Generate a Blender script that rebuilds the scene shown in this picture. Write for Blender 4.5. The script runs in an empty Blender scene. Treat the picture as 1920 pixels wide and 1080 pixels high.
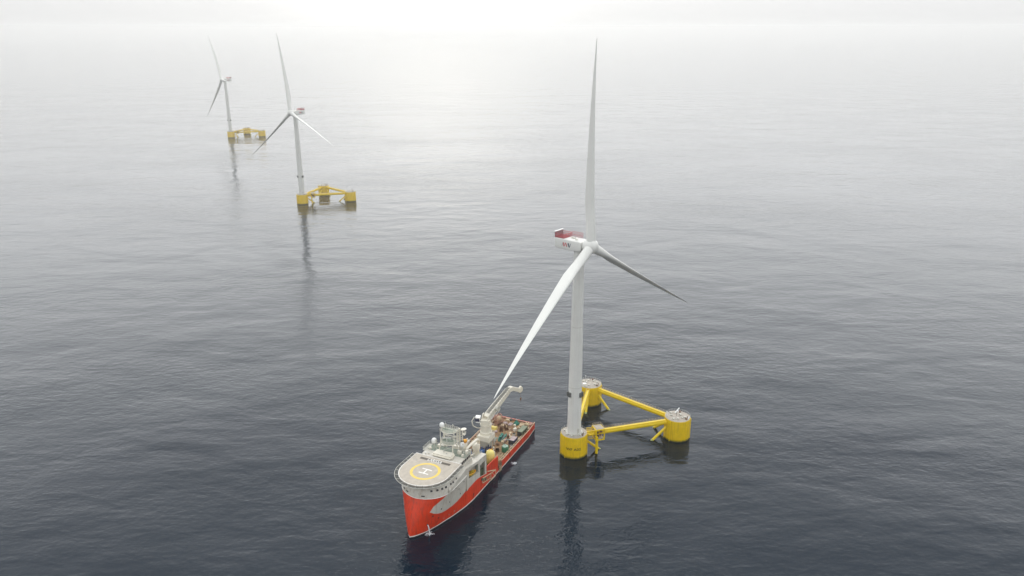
import bpy, bmesh, math, random
from mathutils import Vector, Matrix
import numpy as np
R = math.radians
random.seed(7)
scene = bpy.context.scene
COL = scene.collection

# ------------------------------------------------------------------ camera
cam_data = bpy.data.cameras.new("camera")
cam_data.sensor_width = 36.0
cam_data.lens = 27.34
cam_data.clip_start = 1.0
cam_data.clip_end = 90000.0
cam = bpy.data.objects.new("camera", cam_data)
cam.location = (0, 0, 183.98)
cam.rotation_euler = (R(90 - 18.535), 0, 0)
COL.objects.link(cam)
scene.camera = cam

# ------------------------------------------------------------------ sky, sun, exposure
SUN_EL, SUN_AZ = 58.0, -5.0           # degrees; azimuth from +Y, positive to the right
world = bpy.data.worlds.new("World")
scene.world = world
world.use_nodes = True
nt = world.node_tree
nt.nodes.clear()
WN, WL = nt.nodes, nt.links
az, el = R(SUN_AZ), R(SUN_EL)
sdir = Vector((math.sin(az) * math.cos(el), math.cos(az) * math.cos(el), math.sin(el)))
sky = WN.new("ShaderNodeTexSky")
sky.sky_type = 'NISHITA'
sky.sun_disc = False
sky.sun_elevation = el
sky.sun_rotation = az
sky.air_density = 1.0
sky.dust_density = 7.0
sky.ozone_density = 1.0
hsv = WN.new("ShaderNodeHueSaturation")            # thin cloud takes most of the blue out of the sky
hsv.inputs['Saturation'].default_value = 0.10
bg = WN.new("ShaderNodeBackground")
bg.inputs['Strength'].default_value = 0.07
WL.new(sky.outputs[0], hsv.inputs['Color'])
WL.new(hsv.outputs[0], bg.inputs[0])
# overcast layer: brighter towards the zenith, with the veiled sun shining through it
wtc = WN.new("ShaderNodeTexCoord")
wsep = WN.new("ShaderNodeSeparateXYZ")
WL.new(wtc.outputs['Generated'], wsep.inputs[0])


def wmath(op, *ins):
    n = WN.new("ShaderNodeMath")
    n.operation = op
    for i, v in enumerate(ins):
        if isinstance(v, (int, float)):
            n.inputs[i].default_value = v
        else:
            WL.new(v, n.inputs[i])
    return n.outputs[0]


# mist at the horizon, a bright band of thin cloud above it on the sunny side, darker thicker cloud overhead
SKY_H, SKY_BAND, SKY_Z = 0.48, 1.42, 1.0
upz = wmath('MAXIMUM', wsep.outputs['Z'], 0.0)


def ramp(a0, a1, v0, v1):
    n = WN.new("ShaderNodeMapRange")
    n.interpolation_type = 'SMOOTHSTEP'
    for k, v in (('From Min', a0), ('From Max', a1), ('To Min', v0), ('To Max', v1)):
        n.inputs[k].default_value = v
    WL.new(upz, n.inputs['Value'])
    return n.outputs[0]


band = wmath('MULTIPLY', ramp(0.0, 0.22, 0.20, 1.0), ramp(0.34, 0.66, 1.0, 0.10))
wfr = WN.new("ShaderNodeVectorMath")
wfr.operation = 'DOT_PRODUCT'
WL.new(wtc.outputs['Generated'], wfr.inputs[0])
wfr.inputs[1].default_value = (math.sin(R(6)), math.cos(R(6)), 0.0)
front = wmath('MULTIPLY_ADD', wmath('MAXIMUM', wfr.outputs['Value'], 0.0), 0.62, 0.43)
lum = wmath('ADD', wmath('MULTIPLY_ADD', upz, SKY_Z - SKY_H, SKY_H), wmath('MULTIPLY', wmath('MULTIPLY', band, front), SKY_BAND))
wdot = WN.new("ShaderNodeVectorMath")
wdot.operation = 'DOT_PRODUCT'
WL.new(wtc.outputs['Generated'], wdot.inputs[0])
ga, ge = R(-5.5), R(4.0)                             # the thin, bright place in the mist low over the sea
wdot.inputs[1].default_value = (math.sin(ga) * math.cos(ge), math.cos(ga) * math.cos(ge), math.sin(ge))
dt = wmath('MAXIMUM', wdot.outputs['Value'], 0.0)
wdot2 = WN.new("ShaderNodeVectorMath")            # broad brightening of the cloud above it
wdot2.operation = 'DOT_PRODUCT'
WL.new(wtc.outputs['Generated'], wdot2.inputs[0])
gb2 = R(13)
wdot2.inputs[1].default_value = (math.sin(ga) * math.cos(gb2), math.cos(ga) * math.cos(gb2), math.sin(gb2))
dt2 = wmath('MAXIMUM', wdot2.outputs['Value'], 0.0)
glow = wmath('ADD', wmath('MULTIPLY', wmath('POWER', dt, 150.0), 0.70), wmath('MULTIPLY', wmath('POWER', dt2, 16.0), 0.14))
vcol = WN.new("ShaderNodeMix")                    # pale mist low down, bluer cloud overhead
vcol.data_type = 'RGBA'
WL.new(wmath('MINIMUM', wmath('MULTIPLY', upz, 1.4), 1.0), vcol.inputs['Factor'])
vcol.inputs['A'].default_value = (0.985, 0.985, 0.985, 1)
vcol.inputs['B'].default_value = (0.95, 0.985, 1.02, 1)
vc = WN.new("ShaderNodeVectorMath")
vc.operation = 'SCALE'
WL.new(vcol.outputs['Result'], vc.inputs[0])
WL.new(lum, vc.inputs['Scale'])
gc = WN.new("ShaderNodeVectorMath")
gc.operation = 'SCALE'
gc.inputs[0].default_value = (1.0, 0.94, 0.80)
WL.new(glow, gc.inputs['Scale'])
vs_ = WN.new("ShaderNodeVectorMath")
WL.new(vc.outputs[0], vs_.inputs[0])
WL.new(gc.outputs[0], vs_.inputs[1])
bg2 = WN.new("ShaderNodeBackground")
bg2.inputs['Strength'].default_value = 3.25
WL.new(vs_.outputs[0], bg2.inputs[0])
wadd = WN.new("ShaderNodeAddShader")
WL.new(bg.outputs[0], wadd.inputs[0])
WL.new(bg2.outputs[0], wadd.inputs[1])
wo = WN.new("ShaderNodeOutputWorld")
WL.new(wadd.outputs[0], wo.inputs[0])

sun_data = bpy.data.lights.new("sun", 'SUN')
sun_data.energy = 1.3
sun_data.angle = R(25)
sun_data.color = (1.0, 0.965, 0.9)
sun = bpy.data.objects.new("sun", sun_data)
sun.rotation_euler = sdir.to_track_quat('Z', 'Y').to_euler()
COL.objects.link(sun)

scene.view_settings.view_transform = 'Standard'
scene.view_settings.look = 'None'
scene.view_settings.exposure = -1.64
scene.view_settings.gamma = 1.0
scene.cycles.max_bounces = 8
scene.cycles.volume_bounces = 3
scene.cycles.use_denoising = True
scene.cycles.sample_clamp_indirect = 8.0


# ------------------------------------------------------------------ materials
def new_mat(name):
    m = bpy.data.materials.new(name)
    m.use_nodes = True
    return m, m.node_tree, m.node_tree.nodes["Principled BSDF"]


def paint(name, col, rough=0.45, metal=0.0, var=0.12, scale=0.6, streak=None, spec=0.5):
    """painted steel with slow tone variation and, if asked, vertical streaks of a dirt colour"""
    m, t, b = new_mat(name)
    N, L = t.nodes, t.links
    b.inputs['Roughness'].default_value = rough
    b.inputs['Metallic'].default_value = metal
    b.inputs['Specular IOR Level'].default_value = spec
    tc = N.new("ShaderNodeTexCoord")
    n1 = N.new("ShaderNodeTexNoise")
    n1.inputs['Scale'].default_value = scale
    n1.inputs['Detail'].default_value = 5
    L.new(tc.outputs['Object'], n1.inputs['Vector'])
    mr = N.new("ShaderNodeMapRange")
    mr.inputs['From Min'].default_value = 0.3
    mr.inputs['From Max'].default_value = 0.7
    mr.inputs['To Min'].default_value = 1 - var
    mr.inputs['To Max'].default_value = 1 + var
    L.new(n1.outputs['Fac'], mr.inputs['Value'])
    mul = N.new("ShaderNodeVectorMath")
    mul.operation = 'SCALE'
    mul.inputs[0].default_value = col
    L.new(mr.outputs[0], mul.inputs['Scale'])
    out = mul.outputs[0]
    if streak:
        sc, amt, zs = streak
        mp = N.new("ShaderNodeMapping")
        mp.inputs['Scale'].default_value = (1.3, 1.3, zs)
        L.new(tc.outputs['Object'], mp.inputs['Vector'])
        n2 = N.new("ShaderNodeTexNoise")
        n2.inputs['Scale'].default_value = 1.0
        n2.inputs['Detail'].default_value = 6
        L.new(mp.outputs[0], n2.inputs['Vector'])
        r2 = N.new("ShaderNodeMapRange")
        r2.inputs['From Min'].default_value = 0.5
        r2.inputs['From Max'].default_value = 0.72
        r2.inputs['To Max'].default_value = amt
        L.new(n2.outputs['Fac'], r2.inputs['Value'])
        mx = N.new("ShaderNodeMix")
        mx.data_type = 'RGBA'
        L.new(r2.outputs[0], mx.inputs['Factor'])
        L.new(out, mx.inputs['A'])
        mx.inputs['B'].default_value = (*sc, 1)
        out = mx.outputs['Result']
    L.new(out, b.inputs['Base Color'])
    return m


def column_paint():
    """yellow marine paint, a band of greenish growth just above the waterline, rusty runs"""
    m = paint("column_yellow", (0.78, 0.535, 0.002), 0.42, var=0.07, scale=0.5, streak=((0.42, 0.27, 0.02), 0.5, 0.12))
    t = m.node_tree
    N, L = t.nodes, t.links
    b = N["Principled BSDF"]
    src = b.inputs['Base Color'].links[0].from_socket
    tc = N.new("ShaderNodeTexCoord")
    sep = N.new("ShaderNodeSeparateXYZ")
    L.new(tc.outputs['Object'], sep.inputs[0])
    nz = N.new("ShaderNodeTexNoise")
    nz.inputs['Scale'].default_value = 0.9
    nz.inputs['Detail'].default_value = 4
    L.new(tc.outputs['Object'], nz.inputs['Vector'])
    ad = N.new("ShaderNodeMath")
    ad.operation = 'MULTIPLY_ADD'
    ad.inputs[1].default_value = -1.1
    L.new(nz.outputs['Fac'], ad.inputs[0])
    L.new(sep.outputs['Z'], ad.inputs[2])
    mr = N.new("ShaderNodeMapRange")
    mr.inputs['From Min'].default_value = -0.3
    mr.inputs['From Max'].default_value = 0.75
    mr.inputs['To Min'].default_value = 1.0
    mr.inputs['To Max'].default_value = 0.0
    L.new(ad.outputs[0], mr.inputs['Value'])
    mx = N.new("ShaderNodeMix")
    mx.data_type = 'RGBA'
    L.new(mr.outputs[0], mx.inputs['Factor'])
    L.new(src, mx.inputs['A'])
    mx.inputs['B'].default_value = (0.05, 0.055, 0.012, 1)
    L.new(mx.outputs['Result'], b.inputs['Base Color'])
    return m


def wood_deck():
    m, t, b = new_mat("timber_deck")
    N, L = t.nodes, t.links
    b.inputs['Roughness'].default_value = 0.75
    tc = N.new("ShaderNodeTexCoord")
    n1 = N.new("ShaderNodeTexNoise")
    n1.inputs['Scale'].default_value = 0.22
    n1.inputs['Detail'].default_value = 8
    n1.inputs['Roughness'].default_value = 0.65
    L.new(tc.outputs['Object'], n1.inputs['Vector'])
    cr = N.new("ShaderNodeValToRGB")
    e = cr.color_ramp.elements
    e[0].position = 0.3
    e[0].color = (0.10, 0.05, 0.022, 1)
    e[1].position = 0.72
    e[1].color = (0.42, 0.28, 0.155, 1)
    k = e.new(0.5)
    k.color = (0.26, 0.15, 0.07, 1)
    L.new(n1.outputs['Fac'], cr.inputs[0])
    mp = N.new("ShaderNodeMapping")
    mp.inputs['Scale'].default_value = (0.25, 3.5, 1)
    L.new(tc.outputs['Object'], mp.inputs['Vector'])
    n2 = N.new("ShaderNodeTexNoise")
    n2.inputs['Scale'].default_value = 1.0
    n2.inputs['Detail'].default_value = 3
    L.new(mp.outputs[0], n2.inputs['Vector'])
    mr = N.new("ShaderNodeMapRange")
    mr.inputs['To Min'].default_value = 0.7
    mr.inputs['To Max'].default_value = 1.3
    L.new(n2.outputs['Fac'], mr.inputs['Value'])
    mul = N.new("ShaderNodeVectorMath")
    mul.operation = 'SCALE'
    L.new(cr.outputs[0], mul.inputs[0])
    L.new(mr.outputs[0], mul.inputs['Scale'])
    L.new(mul.outputs[0], b.inputs['Base Color'])
    return m


def sea_material():
    m, t, b = new_mat("sea")
    N, L = t.nodes, t.links
    b.inputs['Base Color'].default_value = (0.0016, 0.0098, 0.0205, 1)
    b.inputs['Roughness'].default_value = 0.06
    b.inputs['IOR'].default_value = 1.333
    tc = N.new("ShaderNodeTexCoord")

    def wave(scale, sx, sy, rot, amp, det=2.0, rough=0.5):
        mp = N.new("ShaderNodeMapping")
        mp.inputs['Rotation'].default_value = (0, 0, R(rot))
        mp.inputs['Scale'].default_value = (sx, sy, 1)
        L.new(tc.outputs['Object'], mp.inputs['Vector'])
        n = N.new("ShaderNodeTexNoise")
        n.inputs['Scale'].default_value = scale
        n.inputs['Detail'].default_value = det
        n.inputs['Roughness'].default_value = rough
        n.inputs['Distortion'].default_value = 0.3
        L.new(mp.outputs[0], n.inputs['Vector'])
        k = N.new("ShaderNodeMath")
        k.operation = 'MULTIPLY'
        k.inputs[1].default_value = amp
        L.new(n.outputs['Fac'], k.inputs[0])
        return k.outputs[0]

    # long low swell, wind waves, chop and ripples (heights in metres)
    ws = [wave(0.020, 0.6, 1.0, -12, 1.7, 2), wave(0.080, 0.55, 1.0, 14, 0.42, 3),
          wave(0.30, 0.55, 1.0, -8, 0.27, 3), wave(0.90, 0.65, 1.0, 10, 0.10, 3)]
    # patches where the breeze roughens the surface more
    pm = N.new("ShaderNodeMapping")
    pm.inputs['Scale'].default_value = (0.5, 1, 1)
    L.new(tc.outputs['Object'], pm.inputs['Vector'])
    pn = N.new("ShaderNodeTexNoise")
    pn.inputs['Scale'].default_value = 0.007
    pn.inputs['Detail'].default_value = 3
    L.new(pm.outputs[0], pn.inputs['Vector'])
    pr = N.new("ShaderNodeMapRange")
    pr.inputs['From Min'].default_value = 0.3
    pr.inputs['From Max'].default_value = 0.7
    pr.inputs['To Min'].default_value = 0.2
    pr.inputs['To Max'].default_value = 1.3
    L.new(pn.outputs['Fac'], pr.inputs['Value'])

    def add(a, c):
        n = N.new("ShaderNodeMath")
        L.new(a, n.inputs[0])
        L.new(c, n.inputs[1])
        return n.outputs[0]

    fine = add(ws[2], ws[3])
    mu = N.new("ShaderNodeMath")
    mu.operation = 'MULTIPLY'
    L.new(fine, mu.inputs[0])
    L.new(pr.outputs[0], mu.inputs[1])
    h = add(add(ws[0], ws[1]), mu.outputs[0])
    bp = N.new("ShaderNodeBump")
    bp.inputs['Strength'].default_value = 1.0
    bp.inputs['Distance'].default_value = 1.0
    L.new(h, bp.inputs['Height'])
    L.new(bp.outputs[0], b.inputs['Normal'])
    return m


M = {}
M['white'] = paint("turbine_white", (0.79, 0.79, 0.75), 0.4, var=0.03, scale=0.15)
M['tower'] = paint("tower_white", (0.76, 0.76, 0.72), 0.45, var=0.04, scale=0.2, streak=((0.55, 0.54, 0.48), 0.35, 0.05))
M['yellow'] = paint("brace_yellow", (0.84, 0.61, 0.003), 0.42, var=0.06, scale=0.5)
M['column'] = column_paint()
M['coldeck'] = paint("column_deck", (0.42, 0.375, 0.32), 0.7, var=0.16, scale=0.7)
M['redrail'] = paint("red_rail", (0.50, 0.05, 0.06), 0.5, var=0.1)
M['darkred'] = paint("dark_red_screen", (0.25, 0.035, 0.045), 0.6, var=0.15)
M['grey'] = paint("ship_grey", (0.58, 0.555, 0.49), 0.5, var=0.08, scale=0.3, streak=((0.36, 0.28, 0.19), 0.5, 0.10))
M['cream'] = paint("cream_white", (0.77, 0.73, 0.625), 0.45, var=0.05, scale=0.4)
M['lightgrey'] = paint("light_grey", (0.55, 0.54, 0.48), 0.55, var=0.08, scale=0.8)
M['helideck'] = paint("helideck_grey", (0.48, 0.43, 0.36), 0.7, var=0.12, scale=0.5)
M['linewhite'] = paint("line_white", (0.85, 0.83, 0.78), 0.6, var=0.04)
M['lineyellow'] = paint("line_yellow", (0.78, 0.58, 0.12), 0.6, var=0.05)
M['board'] = paint("name_board_dark", (0.10, 0.085, 0.065), 0.6, var=0.08)
M['hullred'] = paint("hull_red", (0.72, 0.048, 0.008), 0.38, var=0.13, scale=0.22, streak=((0.26, 0.05, 0.035), 0.55, 0.10))
M['inred'] = paint("bulwark_inner_red", (0.40, 0.21, 0.16), 0.6, var=0.15, scale=0.8)
M['boot'] = paint("antifouling_dark", (0.02, 0.012, 0.012), 0.5, var=0.1)
M['timber'] = wood_deck()
M['greendeck'] = paint("green_grey_deck", (0.23, 0.27, 0.22), 0.7, var=0.1, scale=0.6)
M['dark'] = paint("dark_grey", (0.045, 0.045, 0.045), 0.5, var=0.1)
M['glass'] = paint("dark_glass", (0.012, 0.014, 0.018), 0.08, var=0.02)
M['midgrey'] = paint('mid_grey', (0.13, 0.135, 0.13), 0.5, var=0.1)
M['steel'] = paint("galvanised", (0.36, 0.36, 0.34), 0.5, metal=0.3, var=0.1)
M['net'] = paint("net_dark", (0.10, 0.10, 0.09), 0.7, var=0.1)
M['radome'] = paint("radome_white", (0.84, 0.84, 0.82), 0.35, var=0.02)
M['teal'] = paint("teal_paint", (0.02, 0.20, 0.15), 0.5, var=0.15)
M['green'] = paint("tank_green", (0.05, 0.20, 0.11), 0.5, var=0.15)
M['palegreen'] = paint("pale_green_lid", (0.33, 0.45, 0.36), 0.6, var=0.12)
M['olive'] = paint("olive_container", (0.10, 0.125, 0.075), 0.55, var=0.12)
M['navy'] = paint("navy_container", (0.02, 0.028, 0.075), 0.5, var=0.1)
M['pinkgrey'] = paint("pinkish_grey", (0.46, 0.36, 0.35), 0.65, var=0.1)
M['blue'] = paint("machine_blue", (0.05, 0.14, 0.36), 0.5, var=0.15)
M['buoyyellow'] = paint("soft_yellow", (0.84, 0.70, 0.22), 0.6, var=0.08)
M['orange'] = paint("orange", (0.80, 0.36, 0.02), 0.5, var=0.08)
M['boatyellow'] = paint("boat_yellow", (0.56, 0.42, 0.03), 0.5, var=0.1)
M['tan'] = paint("tan_wood", (0.50, 0.38, 0.24), 0.7, var=0.15)
M['rust'] = paint("rusty_brown", (0.16, 0.085, 0.05), 0.8, var=0.25, scale=2)
M['beige'] = paint("beige_frame", (0.62, 0.50, 0.33), 0.6, var=0.1)
M['marking'] = paint("marking_brown", (0.05, 0.03, 0.01), 0.6, var=0.1)
M['logored'] = paint("logo_red", (0.55, 0.03, 0.05), 0.5, var=0.03)
M['algae'] = paint("pale_growth", (0.42, 0.45, 0.16), 0.7, var=0.15, scale=2)
M['foam'] = paint("foam", (0.62, 0.64, 0.66), 0.9, var=0.1, scale=2)


# ------------------------------------------------------------------ geometry helpers
class MB:
    def __init__(self):
        self.v, self.f = [], []

    def add(self, vs, fs):
        o = len(self.v)
        self.v += [tuple(p) for p in vs]
        self.f += [tuple(i + o for i in f) for f in fs]
        return self

    def box(self, c, s, rz=0.0, mat=None, taper=1.0):
        x, y, z = s[0] / 2, s[1] / 2, s[2] / 2
        P = [Vector((sx * x * (taper if sz > 0 else 1), sy * y * (taper if sz > 0 else 1), sz * z))
             for sz in (-1, 1) for sx, sy in ((-1, -1), (1, -1), (1, 1), (-1, 1))]
        if mat is None:
            mat = Matrix.Rotation(rz, 3, 'Z')
        P = [mat @ p + Vector(c) for p in P]
        return self.add(P, [(3, 2, 1, 0), (4, 5, 6, 7), (0, 1, 5, 4), (1, 2, 6, 5), (2, 3, 7, 6), (3, 0, 4, 7)])

    def bx(self, x0, x1, y0, y1, z0, z1):
        return self.box(((x0 + x1) / 2, (y0 + y1) / 2, (z0 + z1) / 2), (abs(x1 - x0), abs(y1 - y0), abs(z1 - z0)))

    def beam(self, p0, p1, w, h, up=(0, 0, 1)):
        p0, p1 = Vector(p0), Vector(p1)
        d = p1 - p0
        x = d.normalized()
        u = Vector(up)
        if abs(x.dot(u)) > 0.98:
            u = Vector((1, 0, 0))
        y = u.cross(x).normalized()
        z = x.cross(y)
        m = Matrix((x, y, z)).transposed()
        return self.box((p0 + p1) / 2, (d.length, w, h), mat=m)

    def tube(self, p0, p1, r0, r1=None, n=10):
        r1 = r0 if r1 is None else r1
        return self.rings([(p0, r0), (p1, r1)], n)

    def rings(self, pr, n=10, closed=False):
        """swept tube through points with radii"""
        pts = [Vector(p) for p, _ in pr]
        rad = [r for _, r in pr]
        K = len(pts)
        prev = None
        vs, fs = [], []
        for i in range(K):
            if closed:
                t = pts[(i + 1) % K] - pts[i - 1]
            else:
                t = pts[min(i + 1, K - 1)] - pts[max(i - 1, 0)]
            t.normalize()
            if prev is None:
                a = Vector((0, 0, 1)) if abs(t.z) < 0.9 else Vector((1, 0, 0))
                x = a.cross(t).normalized()
            else:
                x = (prev - t * prev.dot(t)).normalized()
            prev = x
            y = t.cross(x)
            for k in range(n):
                an = 2 * math.pi * k / n
                vs.append(pts[i] + (x * math.cos(an) + y * math.sin(an)) * rad[i])
        for i in range(K if closed else K - 1):
            j = (i + 1) % K
            for k in range(n):
                l = (k + 1) % n
                fs.append((i * n + k, i * n + l, j * n + l, j * n + k))
        if not closed:
            fs.append(tuple(range(n - 1, -1, -1)))
            fs.append(tuple((K - 1) * n + k for k in range(n)))
        return self.add(vs, fs)

    def path(self, pts, r, n=6, closed=False):
        return self.rings([(p, r) for p in pts], n, closed)

    def lathe(self, prof, n=32, c=(0, 0, 0), mat=None, cap=True):
        """profile of (radius, height) about z"""
        vs, fs = [], []
        mat = mat or Matrix.Identity(3)
        for r, z in prof:
            for k in range(n):
                a = 2 * math.pi * k / n
                vs.append(mat @ Vector((r * math.cos(a), r * math.sin(a), z)) + Vector(c))
        K = len(prof)
        for i in range(K - 1):
            for k in range(n):
                l = (k + 1) % n
                fs.append((i * n + k, i * n + l, (i + 1) * n + l, (i + 1) * n + k))
        if cap:
            fs.append(tuple(range(n - 1, -1, -1)))
            fs.append(tuple((K - 1) * n + k for k in range(n)))
        return self.add(vs, fs)

    def prism(self, poly, z0, z1):
        n = len(poly)
        vs = [(x, y, z0) for x, y in poly] + [(x, y, z1) for x, y in poly]
        fs = [tuple(range(n - 1, -1, -1)), tuple(range(n, 2 * n))]
        for i in range(n):
            j = (i + 1) % n
            fs.append((i, j, n + j, n + i))
        return self.add(vs, fs)

    def ringflat(self, c, r0, r1, z0, z1, n=64):
        vs, fs = [], []
        for k in range(n):
            a = 2 * math.pi * k / n
            for r, z in ((r0, z0), (r1, z0), (r1, z1), (r0, z1)):
                vs.append((c[0] + r * math.cos(a), c[1] + r * math.sin(a), z))
        for k in range(n):
            l = (k + 1) % n
            for i in range(4):
                j = (i + 1) % 4
                fs.append((k * 4 + i, l * 4 + i, l * 4 + j, k * 4 + j))
        return self.add(vs, fs)

    def grid(self, rows):
        """rows: list of equally long lists of points"""
        n = len(rows[0])
        vs = [p for r in rows for p in r]
        fs = []
        for i in range(len(rows) - 1):
            for k in range(n - 1):
                fs.append((i * n + k, i * n + k + 1, (i + 1) * n + k + 1, (i + 1) * n + k))
        return self.add(vs, fs)

    def rail(self, pts, h=1.1, posts=2.0, r=0.035, rails=3, closed=False):
        pts = [Vector(p) for p in pts]
        if closed:
            pts.append(pts[0])
        for a, b in zip(pts, pts[1:]):
            d = (b - a).length
            for i in range(rails):
                z = Vector((0, 0, h * (i + 1) / rails))
                self.tube(a + z, b + z, r, n=4)
            k = max(1, round(d / posts))
            for i in range(k + 1):
                p = a.lerp(b, i / k)
                self.tube(p, p + Vector((0, 0, h)), r, n=4)
        return self

    def text(self, body, size, mat4, bend=None, thick=0.02, bold=0.0, width=1.0):
        cu = bpy.data.curves.new("lettering", 'FONT')
        cu.body = body
        cu.size = size
        cu.align_x = 'CENTER'
        cu.align_y = 'CENTER'
        cu.extrude = thick
        cu.offset = bold
        cu.resolution_u = 3
        ob = bpy.data.objects.new("lettering", cu)
        me = ob.to_mesh()
        vs = []
        for v in me.vertices:
            p = Vector((v.co.x * width, v.co.y, v.co.z))
            if bend:                                    # wrap round a vertical cylinder of this radius
                a = p.x / bend
                p = Vector(((bend + p.z) * math.sin(a), p.y, (bend + p.z) * math.cos(a) - bend))
            vs.append(mat4 @ p)
        fs = [tuple(p.vertices) for p in me.polygons]
        ob.to_mesh_clear()
        bpy.data.objects.remove(ob)
        bpy.data.curves.remove(cu)
        return self.add(vs, fs)

    def build_each(self, name, mat, parent=None, smooth=35, **kw):
        """one object for every separate piece"""
        p = list(range(len(self.v)))

        def find(i):
            while p[i] != i:
                p[i] = p[p[i]]
                i = p[i]
            return i
        for f in self.f:
            for k in f[1:]:
                p[find(k)] = find(f[0])
        groups = {}
        for f in self.f:
            groups.setdefault(find(f[0]), []).append(f)
        out = []
        for fs in groups.values():
            ids = sorted({i for f in fs for i in f})
            ix = {i: k for k, i in enumerate(ids)}
            m = MB()
            m.add([self.v[i] for i in ids], [tuple(ix[i] for i in f) for f in fs])
            out.append(m.build(name, mat, parent, smooth, **kw))
        return out

    def build(self, name, mat, parent=None, smooth=35, flip=False, bevel=0.0, recalc=True):
        vs = [(x, -y, z) for x, y, z in self.v] if flip else self.v
        me = bpy.data.meshes.new(name)
        me.from_pydata(vs, [], self.f)
        bm = bmesh.new()
        bm.from_mesh(me)
        bmesh.ops.remove_doubles(bm, verts=bm.verts, dist=0.0004)
        if recalc:
            bmesh.ops.recalc_face_normals(bm, faces=bm.faces)
        if bevel:
            es = [e for e in bm.edges if len(e.link_faces) == 2 and e.calc_face_angle(0) > R(40)]
            bmesh.ops.bevel(bm, geom=es, offset=bevel, segments=2, affect='EDGES', clamp_overlap=True)
        bm.to_mesh(me)
        bm.free()
        me.materials.append(mat)
        if smooth:
            me.polygons.foreach_set('use_smooth', [True] * len(me.polygons))
            me.set_sharp_from_angle(angle=R(smooth))
        ob = bpy.data.objects.new(name, me)
        COL.objects.link(ob)
        if parent is not None:
            ob.parent = parent
        return ob


def tag(o, label=None, cat=None, group=None, kind=None):
    if label:
        o['label'] = label
    if cat:
        o['category'] = cat
    if group:
        o['group'] = group
    if kind:
        o['kind'] = kind
    return o


def empty(name, loc, rz=0.0):
    o = bpy.data.objects.new(name, None)
    o.location = loc
    o.rotation_euler = (0, 0, rz)
    COL.objects.link(o)
    return o


# ------------------------------------------------------------------ sea
def build_sea():
    mb = MB()
    S = 40000.0
    mb.add([(-S, -S, 0), (S, -S, 0), (S, S, 0), (-S, S, 0)], [(0, 1, 2, 3)])
    o = mb.build("sea_water", sea_material(), smooth=0)
    tag(o, kind='structure')


build_sea()

# ------------------------------------------------------------------ floating wind turbines
SIDE, FREE, RC, HUBH, OVER, TILT = 52.04, 10.48, 6.01, 98.6, 5.93, 0.093


def column_fittings(kind, c, parent, rng, facing):
    """deck gear on a column top: railing, hatches, posts"""
    z = FREE
    r = MB()
    pts = [(c[0] + 5.75 * math.cos(2 * math.pi * k / 28), c[1] + 5.75 * math.sin(2 * math.pi * k / 28), z + 0.12) for k in range(28)]
    r.rail(pts, 1.1, 1.4, 0.03, 2, closed=True)
    r.build('railing', M['lightgrey'], parent)
    d = MB()
    for i in range(8):
        a = facing + rng.uniform(-.3, .3) + i * .785
        q = rng.uniform(4.0, 4.7) if kind == 'tower' else rng.uniform(1.5, 4.2)
        d.box((c[0] + q * math.cos(a), c[1] + q * math.sin(a), z + 0.42), (rng.uniform(.6, 1.4), rng.uniform(.6, 1.1), 0.6), a)
    d.build_each('hatch', M['lightgrey'], parent)
    s = MB()
    for i in range(2):
        a = facing + 0.9 + i * 1.9
        q = 4.6
        s.box((c[0] + q * math.cos(a), c[1] + q * math.sin(a), z + 0.42), (1.0, 0.7, 0.6), a)
        s.tube((c[0] + q * math.cos(a + .3), c[1] + q * math.sin(a + .3), z), (c[0] + q * math.cos(a + .3), c[1] + q * math.sin(a + .3), z + 1.3), 0.12)
    s.build_each('mooring_gear', M['rust'], parent)


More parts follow.
